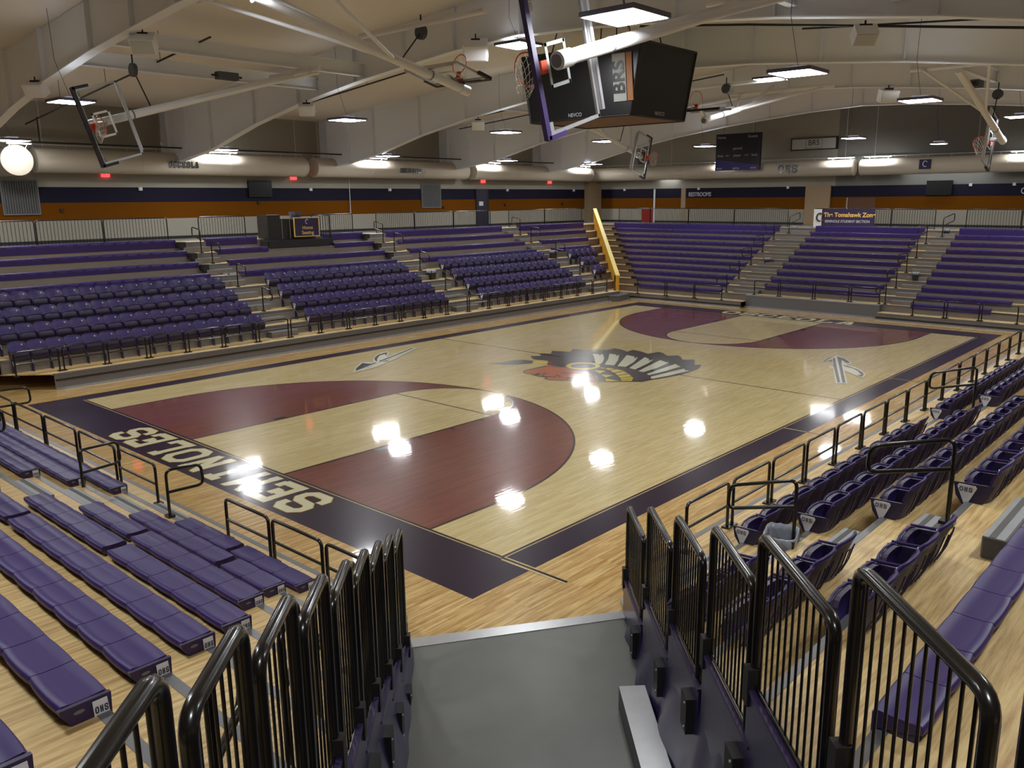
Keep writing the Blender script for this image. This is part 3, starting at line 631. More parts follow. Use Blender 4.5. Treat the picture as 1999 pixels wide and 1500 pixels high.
for j, (xq, nm) in enumerate(((3.2, 'first'), (10.8, 'second'))):
    for i, k in enumerate((1, 3, 5, 7, 9)):
        handrail((xq, 25.6+FA['nose'](k)+.1), (-.35, -1), FA['tz'](k), 'looped black handrail in the %s far end aisle, %s from the bottom' % (nm, NTH[i]), gh, tilt=-.05)
    handrail((xq+.45, 25.6+FA['nose'](10)+.3), (.6, 1), FA['tz'](10), 'looped black handrail at the top of the %s far end aisle' % nm, gh, tilt=.22)
handrail((9.95, -3.75), (-.1, 1), .585, 'looped black handrail beside the far near-end benches at the aisle', gh, ln=.6)
handrail((11.42, -3.12), (.2, 1), .585, 'looped black handrail on the second step of the near end aisle', gh, h=.72, ln=.5, drop=.32)
handrail((3.0, -2.85), (.2, 1), .30, 'looped black handrail at the far left end of the near end deck', gh, h=.9, ln=.6)
handrail((8.75, -5.0), (.1, 1), 1.17, 'looped black handrail cut by the left picture edge', gh)
handrail((19.38, .62), (-1, -.12), .86, 'looped black handrail in the first right side aisle beside the bin', gh, h=1.1, ln=.8, drop=.3, tilt=-.22)
handrail((21.12, .14), (-1, -.1), 2.03, 'large looped black handrail in the first right side aisle, nearest the camera', gh, h=.86, ln=.76, drop=.28, tilt=-.2)
handrail((19.4, 8.15), (-1, -.12), 1.25, 'looped black handrail in the second right side aisle', gh, h=.88, ln=.75, drop=.3, tilt=-.2)
handrail((-2.35, 27.15), (.3, -.5), .45, 'red-brown looped handrail in front of the yellow barrier post', gh, h=.8, ln=.35)
for i, (sx, k, hh_) in enumerate(((1.6, 3, .77), (2.6, 4, .85), (3.84, 5, .98), (4.71, 6, .95), (5.9, 8, .75))):
    x, y = 16.1+.70*sx-.24, -2.5-.71*sx-.12
    handrail((x, y), (-.7, .714), N_['tz'](k-1), 'looped black handrail between the near end benches and picket fence, %s from court' % NTH[i], gh, ln=.42, h=hh_)

# ================================================================== half steps in the aisles
def step(S, k, s0, s1, label, group, z0=None, dep=.3):
    P = S['P']; t1 = S['nose'](k); t0 = t1-dep; zb = S['tz'](k-1); zt = zb+S['rise']*.5
    x, y = P((s0+s1)/2, (t0+t1)/2); root = thing('aisle_step', (x, y, zb), label, 'step', group)
    m = MB(); strip(m, S, s0, s1, t0, t1, zb, zt, 'step_dark', clip=False); m.build('step_box', root)
    m = MB(); strip(m, S, s0, s1, t0-.01, t1, zt, zt+.012, 'step_grey', clip=False)
    for q in (.04, .17): strip(m, S, s0+.005, s1-.005, t0+q, t0+q+.055, zt+.012, zt+.015, 'step_dark', clip=False)
    m.build('ribbed_tread', root)
    m = MB(); strip(m, S, s0, s1, t0-.012, t0, zb+.01, zt, 'riser_steel', clip=False); m.build('front_face', root)
for nm, a, b in (('first', 7.25, 8.3), ('second', 16.1, 17.4), ('third', 25.7, 26.8)):
    for k in range(1, 9): step(L_, k, a, b, 'grey half step in the %s left side aisle, %s from the bottom' % (nm, NTH[k-1]), 'half steps of the left side aisles')
for nm, a, b in (('first', 3.45, 4.75), ('second', 10.95, 11.8)):
    for k in range(2 if a > 3 else 1, 12): step(FA, k, a, b, 'pale half step in the %s far end aisle, %s from the bottom' % (nm, NTH[k-1]), 'half steps of the far end aisles', dep=.28)
for k in range(1, 7): step(N_, k, 10.35, 11.35, 'grey half step in the near end aisle, %s from the court' % NTH[k-1], 'half steps of the near end aisle', dep=.28)
for k in range(1, 6): step(R_, k, -.45, .85, 'grey half step in the first right side aisle, %s from the court' % NTH[k-1], 'half steps of the right side aisles', dep=.34)
for k in range(1, 5): step(R_, k, 7.5, 8.9, 'grey half step in the second right side aisle, %s from the court' % NTH[k-1], 'half steps of the right side aisles', dep=.34)
m = MB(); zb = R_['tz'](5); m.box((22.35, -1.1, zb), (22.75, .1, zb+.2), 'step_dark'); t_ = thing('aisle_step', (22.5, -.5, zb), 'dark ended step box with ribbed grey top beside the pale purple bench', 'step'); m.build('step_box', t_)
m = MB(); m.box((22.34, -1.11, zb+.2), (22.76, .1, zb+.215), 'step_grey')
for q in (.03, .19): m.box((22.34+q, -1.1, zb+.215), (22.34+q+.08, .09, zb+.22), 'step_dark')
m.build('ribbed_tread', t_)
# black end blocks where the far benches meet the corner steps, and on the left side aisles
for k in range(1, 11):
    y = 25.6+FA['nose'](k); a0 = -1.85-.61*(k-1); z = FA['tz'](k)
    m = MB(); m.box((a0-.36, y-.0, z), (a0-.02, y+.28, z+.14), 'black_matte'); tag(m.build('end_block', origin=(a0, y, z)), 'small black end block beside the %s row of the left far block' % ORD[k-1], 'end block', 'black end blocks of the benches')
for nm, s in (('first', 7.12), ('second', 16.0)):
    for k in (6, 7, 8): 
        x = -L_['nose'](k); z = L_['tz'](k)-.39; m = MB(); m.box((x-.02, s, z+.2), (x+.3, s+.24, z+.42), 'black_matte'); tag(m.build('end_block', origin=(x, s, z)), 'small black end block on row %s beside the %s left side aisle' % (NTH[k-1], nm), 'end block', 'black end blocks of the benches')

# ================================================================== corner railings: picket panels stepping up the slanting ends
def picket_panel(a, b, z, h, label, group, n=10, skirt=.42, nm='picket_fence', thick=.034, bracket=True, sk=True, out=-1):
    a, b = Vector((*a, z)), Vector((*b, z)); U = Vector((0, 0, 1)); root = thing(nm, ((a.x+b.x)/2, (a.y+b.y)/2, z), label, 'railing', group)
    d = (b-a); L = d.length; d.normalize(); nn = U.cross(d)
    m = MB(); m.tube(rnd([a-U*.05, a+U*h, b+U*h, b-U*.3 if bracket else b-U*.02], .1, 5), thick, 'black_steel', n=8); m.build('rail_frame', root)
    m = MB(); m.tube([a+U*.05, b+U*.05], .016, 'black_steel', n=6); m.build('bottom_rail', root)
    for i in range(n):
        q = a+d*(L*(i+1)/(n+1)); m = MB(); m.tube([q+U*.05, q+U*(h-.01)], .0085, 'black_steel', n=6); m.build('picket', root)
    if bracket:
        m = MB(); m.obox(b-U*.28+nn*(out*.075), (d, nn, U), (.09, .045, .16), 'black_matte')
        for i in (-.11, .11): m.tube([b-U*(.28+i)+nn*(out*.118)+d*.05, b-U*(.28+i)+nn*(out*.13)+d*.05], .012, 'light_alu', n=6)
        m.build('mounting_bracket', root)
        m = MB(); m.obox(a+U*.04+nn*(out*.02), (d, nn, U), (.045, .045, .13), 'black_matte'); m.build('mounting_bracket', root)
    return root
def skirt_panel(a, b, z, h, label, group, out=-1):
    a, b = Vector((*a, z+.08)), Vector((*b, z+.08)); h += .08; U = Vector((0, 0, 1)); d = (b-a).normalized(); nn = U.cross(d); a = a+nn*(out*.035); b = b+nn*(out*.035)
    m = MB(); c = (a+b)/2-U*h/2; m.obox(c, (d, nn, U), ((b-a).length/2+.06, .012, h/2), 'vinyl_purple'); m.obox(c+U*h/2, (d, nn, U), ((b-a).length/2+.06, .02, .012), 'bench_side')
    tag(m.build('side_panel', origin=tuple((a+b)/2)), label, 'panel', group)
DR = Vector((.70, -.714)).normalized()
def at(A, s): return (A[0]+DR.x*s, A[1]+DR.y*s)
AR = (17.7, -.3); AL = (16.1, -2.5)
for i, (s0, s1) in enumerate(((-.1, .9), (1.2, 2.25), (2.45, 3.38), (3.66, 4.64), (4.74, 5.85), (6.05, 7.08), (7.28, 8.25))):
    z = .45+.39*i+.02; 
    picket_panel(at(AR, s0), at(AR, s1), z, {0: .98, 1: 1.08}.get(i, 1.08), 'black picket panel on the right of the entry, %s from the court' % NTH[i], 'picket panels beside the entry', n=11, skirt=.5)
    skirt_panel(at(AR, s0+.05), at(AR, s1+.12), z-.06, .42+.1*min(i, 2), 'dark purple side panel under the right picket fence, %s from the court' % NTH[i], 'purple side panels beside the entry')
for i in range(10):
    s0 = .60+.775*i; z = N_['tz'](i)
    picket_panel(at(AL, s0), at(AL, s0+.6), z, 1.5+.337*(s0+.02)-z, 'black picket panel on the left of the entry, %s from the court' % NTH[i], 'picket panels beside the entry', n=6, out=1)
    skirt_panel(at(AL, s0-.05), at(AL, s0+.66), z-.04, .45, 'dark purple side panel under the left picket fence, %s from the court' % NTH[i], 'purple side panels beside the entry', out=1)
# loose purple vinyl skirts hanging between the side panels and the floor
def drape(A, s0, s1, zf, out, amp, label, nseg=60):
    m = MB(); cols = []; nr = 8
    n2 = Vector((DR.y, -DR.x))*out
    for i in range(nseg+1):
        s = s0+(s1-s0)*i/nseg; p = Vector(at(A, s)); zt = zf(s); c = []
        for j in range(nr+1):
            f_ = j/nr; z = zt*(1-f_)+.02; w_ = amp*f_*(.5+.5*math.sin(s*9+1.5*math.sin(s*3.1)+f_*2)); q = p+n2*(.02+.16*f_**1.5*min(1, zt)+w_*.6)
            c.append((q.x, q.y, z))
        cols.append(c)
    v = [x for c in cols for x in c]; k = nr+1
    m.add(v, [(i*k+j, (i+1)*k+j, (i+1)*k+j+1, i*k+j+1) for i in range(nseg) for j in range(nr)], 'vinyl_purple', True)
    p = at(A, (s0+s1)/2); return tag(m.build('vinyl_skirt', origin=(p[0], p[1], 0)), label, 'skirt')
drape(AR, .1, 7.6, lambda s: .06+.325*s, 1, .12, 'loose purple vinyl skirt hanging under the right picket fence to the concrete')
drape(AL, .2, 8.0, lambda s: .14+.34*s, -1, .03, 'loose purple vinyl skirt hanging under the left picket fence to the concrete')
# aluminium curb and chain
t_ = thing('metal_curb', (19.6, -2.2, 0), 'bright metal curb box on the concrete beside the loose purple skirt', 'curb'); m = MB()
a = Vector(at((17.45, -.46), 1.95)); q = [at((17.33, -.52), 2.0), at((17.52, -.33), 2.0), at((17.52, -.33), 4.6), at((17.33, -.52), 4.6)]
m.prism(q[::-1], .012, .27, 'light_alu', 'dark_grey_steel'); m.build('body', t_)
m = MB(); c0 = Vector((*at(AR, 2.22), .78)); 
for i in range(17):
    p = c0-Vector((0, 0, .042*i)); ax = (Vector((1, 0, 0)) if i % 2 else Vector((0, 1, 0)))
    m.tube([p+ax*.008*math.cos(u*math.pi/4)+Vector((0, 0, .024*math.sin(u*math.pi/4))) for u in range(8)], .0035, 'light_alu', n=4, closed=True)
tag(m.build('hanging_chain', origin=tuple(c0)), 'short steel chain hanging from the right picket fence above the curb', 'chain')

# ================================================================== picket rails at the top of the seating
def top_rail(a, b, z, label, group, h=.98):
    L = (Vector(b)-Vector(a)).length; picket_panel(a, b, z, h, label, group, n=max(3, int(L/.125)), nm='picket_railing', thick=.022, bracket=False)
xl = -9.62; gt = 'black picket railings along the concourse'
i = 0
for a, b, w_ in ((-2.2, 0.2, 'leftmost'), (.25, 2.45, 'second'), (2.5, 4.75, 'third'), (4.8, 7.2, 'fourth'), (8.5, 10.55, 'left of the sign cart'), (13.85, 16.1, 'right of the sign cart'), (17.5, 19.9, 'before the dark door, left piece'), (19.95, 22.6, 'before the dark door, middle piece'), (22.65, 25.4, 'before the dark door, right piece'), (26.9, 30.0, 'left of the yellow barrier, near piece'), (30.05, 33.6, 'left of the yellow barrier, corner piece')):
    top_rail((xl, a), (xl, b), ZC, 'black picket railing above the left side seats, '+w_, gt)
for a, b, w_ in ((-8.3, -6.0, 'left end piece'), (-5.95, -3.3, 'second piece'), (-3.25, -.3, 'third piece'), (-.25, 2.95, 'piece left of first aisle'), (4.4, 6.2, 'piece behind the purple banner'), (6.25, 8.4, 'middle block, second piece'), (8.45, 10.5, 'middle block, right piece'), (11.9, 14.2, 'right block, left piece'), (14.25, 16.5, 'right block, second piece')):
    top_rail((a, 35.75), (b, 35.75), ZC, 'black picket railing above the far end seats, '+w_, gt)

# ================================================================== waste bins
def bin_(p, z, label, s=1.0):
    root = thing('waste_bin', (*p, z), label, 'bin', 'lined waste bins in the aisles', rz=.3)
    m = MB()
    lo = [(-.12*s, -.17*s, 0), (.12*s, -.17*s, 0), (.12*s, .17*s, 0), (-.12*s, .17*s, 0)]; hi = [(-.16*s, -.22*s, .4*s), (.16*s, -.22*s, .4*s), (.16*s, .22*s, .4*s), (-.16*s, .22*s, .4*s)]
    m.add(lo+hi, [(3, 2, 1, 0), (0, 1, 5, 4), (1, 2, 6, 5), (2, 3, 7, 6), (3, 0, 4, 7)], 'bin_black'); m.build('bin_body', root, local=True)
    m = MB(); n = 28; rings = []
    for (f_, z1, wob) in ((1.05, .31*s, .02), (1.07, .36*s, .012), (1.06, .405*s, .006), (.98, .41*s, .004), (.93, .34*s, .006), (.85, .15*s, .02)):
        r_ = []
        for i in range(n):
            a = 2*math.pi*i/n; c, s_ = math.cos(a), math.sin(a); q = 1/max(abs(c)**6+abs(s_)**6, 1e-6)**(1/6)
            r_.append((c*q*.16*s*f_*.98, s_*q*.22*s*f_*.98, z1+wob*math.sin(i*2.7+f_*5)*s))
        rings.append(r_)
    v = [x for r_ in rings for x in r_]
    m.add(v, [(i*n+j, i*n+(j+1) % n, (i+1)*n+(j+1) % n, (i+1)*n+j) for i in range(len(rings)-1) for j in range(n)], 'bin_liner', True); m.build('bin_liner', root, local=True)
bin_((19.27, .52), 1.25-.39, 'black waste bin with clear liner in the first right side aisle', 1.15)
bin_((-6.75, 8.1), L_['tz'](4)-.0, 'waste bin with pale liner in the first left side aisle', 1.1)
bin_((-5.2, 17.0), L_['tz'](3), 'waste bin with clear liner in the second left side aisle')
bin_((-5.9, 26.4), L_['tz'](4), 'waste bin in the third left side aisle, farthest of the left side bins')
bin_((3.9, 31.6), FA['tz'](5), 'waste bin with liner midway up the first far end aisle', .9)
bin_((3.7, 35.0), FA['tz'](10), 'waste bin with liner near the top of the first far end aisle', .9)
bin_((11.3, 30.9), FA['tz'](4), 'waste bin with liner midway up the second far end aisle', .9)
bin_((11.3, 34.9), FA['tz'](10), 'waste bin with liner near the top of the second far end aisle', .9)

# ================================================================== yellow barrier in the far left corner
root = thing('corner_barrier', (-2.35, 27.5, .29), 'sloping yellow corner barrier climbing between the left side and far end seats', 'barrier')
d = Vector((-.70, .71)).normalized(); n_ = Vector((-d.y, d.x))*.17
def bp3(s, z, o=0): return (-2.35+d.x*s+n_.x*o, 27.52+d.y*s+n_.y*o, z)
Ls = 9.4
m = MB(); pts = [bp3(0, .0), bp3(Ls, 2.5), bp3(Ls, 4.45), bp3(.02, 1.17), bp3(0, 1.1)]
m.extr(pts, Vector(bp3(0, 0, 1))-Vector(bp3(0, 0, 0)), 'barrier_yellow'); m.build('side_panel', root)
m = MB(); m.hexa([bp3(-.02, 1.17, -.12), bp3(Ls+.1, 4.46, -.12), bp3(Ls+.1, 4.46, 1.12), bp3(-.02, 1.17, 1.12)], [bp3(-.02, 1.23, -.12), bp3(Ls+.1, 4.52, -.12), bp3(Ls+.1, 4.52, 1.12), bp3(-.02, 1.23, 1.12)], 'barrier_top'); m.build('top_cap', root)
for k in range(1, 8):
    s = .3+1.12*k; z = .45+.39*k; m = MB(); c = Vector(bp3(s, z+.02, 1.4)); m.box((c.x-.16, c.y-.2, z), (c.x+.12, c.y+.2, z+.05), 'light_alu')
    tag(m.build('tread_end', origin=tuple(c)), 'pale tread end against the yellow barrier, left side row %s' % NTH[k-1], 'tread end', 'pale tread ends against the yellow barrier')
m = MB(); m.prism([(-2.95, 26.6), (-2.1, 25.9), (-1.55, 26.4), (-1.75, 27.6), (-2.6, 27.9)], .0, .27, 'step_dark'); m.prism([(-2.97, 26.6), (-2.1, 25.87), (-1.52, 26.4), (-1.72, 27.62), (-2.6, 27.92)], .27, .3, 'grey_steel')
tag(m.build('corner_platform', origin=(-2.3, 26.9, 0)), 'low dark platform with metal top at the foot of the yellow barrier', 'platform')
# ================================================================== roof frames (tapered I-beams)
def flz(x):
    """height of the bottom flange"""
    K = [(0, 9.33), (2.5, 9.22), (4.7, 9.03), (7.1, 8.8), (10.3, 8.38), (13.2, 7.88), (16.4, 7.15), (18.3, 6.9), (20.6, 6.6)]
    a = abs(x-7.62)
    for (x0, z0), (x1, z1) in zip(K[:-1], K[1:]):
        if a <= x1: return z0+(z1-z0)*(a-x0)/(x1-x0)
    return K[-1][1]
for i, y in enumerate((-7, 1, 9, 17, 25, 33)):
    root = thing('roof_frame', (7.62, y, 8.8), 'white tapered steel roof frame, %s from the camera' % NTH[i], 'roof beam', 'white steel roof frames')
    xs = [XL+.05]+[7.62+s*a for s in (-1,) for a in (20, 18.3, 16.4, 13.2, 10.3, 7.1, 4.7, 2.5)]+[7.62]+[7.62+a for a in (2.5, 4.7, 7.1, 10.3, 13.2, 16.4, 18.3, 20)]+[XR-.05]
    m = MB(); lo = [(x, y-.01, flz(x)) for x in xs]; hi = [(x, y-.01, roofz(x)-.02) for x in xs]
    n = len(xs); A = lo+hi; A2 = [(a, b+.02, c) for a, b, c in A]
    m.add(A+A2, [(j, j+1, n+j+1, n+j) for j in range(n-1)]+[(2*n+j+1, 2*n+j, 3*n+j, 3*n+j+1) for j in range(n-1)], 'frame_white'); m.build('web', root)
    m = MB()
    for j in range(n-1):
        a, b = xs[j], xs[j+1]; m.hexa([(a, y-.14, flz(a)-.015), (b, y-.14, flz(b)-.015), (b, y+.14, flz(b)-.015), (a, y+.14, flz(a)-.015)], [(a, y-.14, flz(a)+.01), (b, y-.14, flz(b)+.01), (b, y+.14, flz(b)+.01), (a, y+.14, flz(a)+.01)], 'frame_white')
    m.build('bottom_flange', root)
    m = MB()
    for x in xs[1:-1:1]: m.box((x-.006, y-.13, flz(x)), (x+.006, y+.13, roofz(x)-.02), 'frame_white')
    for x in [7.62+s*a for s in (-1, 1) for a in (1.2, 3.6, 5.9, 8.7, 11.7, 14.8)]:        # flange braces up to the roof
        m.tube([(x, y+.12, flz(x)), (x+.2, y+.75, roofz(x)-.03)], .022, 'frame_white', n=4)
    m.build('stiffeners', root)
# cross beams carrying the side baskets
j = 0
for x in (.9, -1.6, 15.1, 17.2):
    for ya, yb in ((1, 9), (17, 25)):
        z = 8.75 if x > 0 else 8.45; z = 8.95 if x in (.9, 15.1) else 8.75
        m = MB(); m.box((x-.09, ya, z-.012), (x+.09, yb, z+.012), 'frame_white'); m.box((x-.09, ya, z+.36), (x+.09, yb, z+.385), 'frame_white'); m.box((x-.008, ya, z), (x+.008, yb, z+.37), 'frame_white')
        tag(m.build('support_beam', origin=(x, (ya+yb)/2, z)), 'white steel beam %s, between roof frames %s' % ({.9: 'over the near left basket mast', -1.6: 'left of the basket mast', 15.1: 'over the right side basket mast', 17.2: 'right of the basket mast'}[x], 'near the camera' if ya == 1 else 'toward the far end'), 'beam', 'white beams carrying the baskets')
# roof panel seams
# ================================================================== sprinkler pipes
def pipe(path, r, label, group='black sprinkler pipes', nm='sprinkler_pipe'):
    m = MB(); m.tube(path, r, 'pipe_black', n=6); return tag(m.build(nm, origin=path[0]), label, 'pipe', group)
pipe([(-11.4, -2, 7.3), (-11.4, 37.2, 7.3)], .035, 'long black sprinkler main above the left round duct')
for i, y in enumerate((3.6, 10.9, 19.6, 28.2)):
    root = thing('sprinkler_branch', (-11.4, y, 7.3), 'black sprinkler branch rising along the left roof slope, %s from the camera' % NTH[i], 'pipe', 'black sprinkler branches')
    m = MB(); m.tube([(-11.4, y, 7.3), (-11.4, y, 8.2)], .022, 'pipe_black', n=6); m.build('drop_pipe', root)
    m = MB(); m.tube([(-12.6, y, 8.02), (1.5, y, 9.35)], .028, 'pipe_black', n=6); m.build('branch_pipe', root)
    for x in (-9, -5.2, -1.4):
        z = 8.02+(x+12.6)*.0943; m = MB(); m.tube([(x, y, z), (x, y, roofz(x))], .008, 'pipe_black', n=4); m.build('hanger_rod', root)
for i, (y, x0, x1) in enumerate(((8.6, 11.6, 26), (14.5, 12.8, 18), (22.6, -9, 6))):
    z = 9.35
    pipe(([(x0, y, 8.98), (14.3, y, 8.66), (19.4, y, 7.94), (x1, y, 7.05)] if i == 0 else [(x0, y, roofz(x0)-.62), (x1, y, roofz(x1)-.62)]), .026, 'straight black pipe under the roof, %s' % ('above the camera right side', 'near the scoreboard', 'past the scoreboard')[i])

# ================================================================== round ducts
def duct(a, b, r, label, cap0=True, cap1=True, rail=True):
    a, b = Vector(a), Vector(b); root = thing('round_duct', tuple((a+b)/2), label, 'duct', 'white round air ducts'); d = (b-a).normalized()
    m = MB(); m.tube([a, b], r, 'duct_white', n=32); m.build('duct_body', root)
    k = int((b-a).length/3.2)
    for i in range(k+1):
        c = a+(b-a)*(i/k) if k else a; m = MB(); m.tube([c-d*.02, c+d*.02], r+.012, 'duct_white', n=32); m.build('joint_ring', root)
    if rail:
        s = d.cross(Vector((0, 0, 1))); t = Vector((0, 0, r+.13)); m = MB(); m.tube([a+t, b+t], .012, 'pipe_white', n=5)
        q = int((b-a).length/1.1)
        for i in range(q+1): c = a+(b-a)*(i/q); m.tube([c+t, c+Vector((0, 0, r-.02))], .008, 'pipe_white', n=4)
        m.build('hanging_rail', root)
        q = max(1, int((b-a).length/5))
        for i in range(q+1):
            c = a+(b-a)*(.03+.94*i/q); m = MB(); m.tube([c+Vector((0, 0, r-.02)), (c.x, c.y, roofz(c.x)-.01)], .008, 'pipe_white', n=4); m.build('hanger_rod', root)
    return root
for i, (y0, y1) in enumerate(((3.6, 15.3), (15.9, 26.0), (26.6, 37.6))): duct((-12.2, y0, 6.69), (-12.2, y1, 6.69), .45, 'white round duct along the left wall, %s length from the camera' % NTH[i])
duct((-12.6, 38.8, 6.69), (5.2, 38.8, 6.69), .43, 'white round duct along the far wall, left of the gap')
duct((5.62, 38.8, 6.69), (27, 38.8, 6.69), .43, 'white round duct along the far wall, right of the gap')
duct((-13.1, 2.75, 6.64), (-11.35, 2.75, 6.64), .54, 'large round white duct end lit by the panel at the left picture edge', rail=False)
for i, y in enumerate((15.3, 26.0)):
    m = MB(); m.tube([(-12.2, y-.02, 6.69), (-12.2, y+.1, 6.69)], .40, 'duct_white', n=28); tag(m.build('round_cover_disc', origin=(-12.2, y, 6.69)), 'shallow round cap closing the left duct, %s from the camera' % NTH[i], 'duct cap', 'caps of the left duct')

# ================================================================== hanging LED panels (the light of the hall)
def panel(p, label, s=.43, cable=True):
    root = thing('ceiling_light', p, label, 'light', 'hanging LED panels'); x, y, z = p
    m = MB(); m.box((x-s-.03, y-s-.03, z), (x+s+.03, y+s+.03, z+.07), 'fixture_grey'); m.box((x-.2, y-.15, z+.07), (x+.2, y+.15, z+.13), 'fixture_grey'); m.build('housing', root)
    m = MB(); m.add([(x-s, y-s, z-.004), (x+s, y-s, z-.004), (x+s, y+s, z-.004), (x-s, y+s, z-.004)], [(3, 2, 1, 0)], 'diffuser'); m.build('diffuser', root)
    m = MB(); m.add([(x-s*.9, y-s*.9, z+.072), (x+s*.9, y-s*.9, z+.072), (x+s*.9, y+s*.9, z+.072), (x-s*.9, y+s*.9, z+.072)], [(0, 1, 2, 3)], 'added_uplight'); m.build('added_uplight', root)  # glowing sheet added on the housing top to brighten the ceiling
    if cable:
        m = MB(); rz = roofz(x); m.tube([(x, y, z+.12), (x-.1, y-.25, z+.45*(rz-z)), (x-.05, y-.3, rz-.05)], .006, 'pipe_black', n=4); m.build('cable', root)
PX = {-8.6: 7.15, -.3: 7.72, 7.5: 9.1, 15.5: 7.65, 23.6: 7.15}
COLN = {-8.6: 'left wall', -.3: 'left sideline', 7.5: 'centre', 15.5: 'right sideline', 23.6: 'right wall'}
ov = {(-8.6, 0): (-8.8, 1.85, 7.15), (-.3, 0): (-.6, .75, 7.66), (15.5, 0): (15.9, 1.95, 7.62), (-8.6, 1): (-9.2, 9.6, 7.15), (-8.6, 2): (-8.6, 17.5, 7.13), (-8.6, 3): (-8.6, 25.7, 7.15), (-8.6, 4): (-8.6, 33.3, 7.15),
 (-.3, 3): (-.9, 24.2, 7.72), (-.3, 4): (-.4, 32.4, 7.8), (7.5, 4): (7.2, 33.2, 7.87), (15.5, 1): (15.4, 8.7, 7.6), (15.5, 2): (15.4, 16.4, 7.66), (15.5, 3): (15.9, 25.6, 7.8), (-.3, 1): (-.2, 9.1, 7.7), (-.3, 2): (-.4, 16.9, 7.72), (7.5, 1): (7.45, 9.05, 9.1), (7.5, 3): (9.3, 19.9, 9.1)}
for r_, y in enumerate((.9, 9.0, 17.0, 25.2, 33.2)):
    for x in PX:
        if (x, r_) == (7.5, 2): continue
        p = ov.get((x, r_), (x, y, PX[x]))
        panel(p, 'white LED panel hanging in the %s line, %s from the camera' % (COLN[x], NTH[r_]))
for x in PX: panel((x, -7.4, PX[x]), 'white LED panel hanging in the %s line behind the camera' % COLN[x])
panel((11.25, 32.6, 7.4), 'small LED panel high before the far wall, smallest of the far lights', s=.28)

def added_duct_lamp(a, b, label):  # lamp bars added to put the bright glow on the ducts
    a, b = Vector(a), Vector(b); d = (b-a).normalized(); s = d.cross(Vector((0, 0, 1)))
    root = thing('added_duct_lamp', tuple((a+b)/2), label, 'light', 'added slim lamps over the round ducts')
    m = MB(); m.obox((a+b)/2+Vector((0, 0, .03)), (d, s, Vector((0, 0, 1))), ((b-a).length/2, .06, .02), 'pipe_white')
    for q in (a.lerp(b, .15), a.lerp(b, .85)):
        w_ = Vector((-.32, 0, -.28)) if abs(d.y) > .5 else Vector((0, .3, -.3)); m.tube([q+Vector((0, 0, .03)), q+w_+Vector((0, 0, .1))], .012, 'pipe_white', n=5)
    m.build('housing', root)
    m = MB(); m.obox((a+b)/2, (d, s, Vector((0, 0, 1))), ((b-a).length/2-.02, .045, .008), 'added_duct_lamp'); m.build('lens', root)
for i, y in enumerate((10.8, 19.2, 27.6, 36.3)): added_duct_lamp((-11.74, y-.85, 7.2), (-11.74, y+.85, 7.2), 'added slim lamp bar over the left duct, %s from the camera' % NTH[i])
added_duct_lamp((-10.95, 2.35, 7.2), (-10.95, 3.15, 7.2), 'added lamp bar over the big round duct end at the left edge')
for i, x in enumerate((-2.4, 4.6, 6.6, 13.6)): added_duct_lamp((x-.7, 38.36, 7.2), (x+.7, 38.36, 7.2), 'added slim lamp bar over the far duct, %s from the left' % NTH[i])
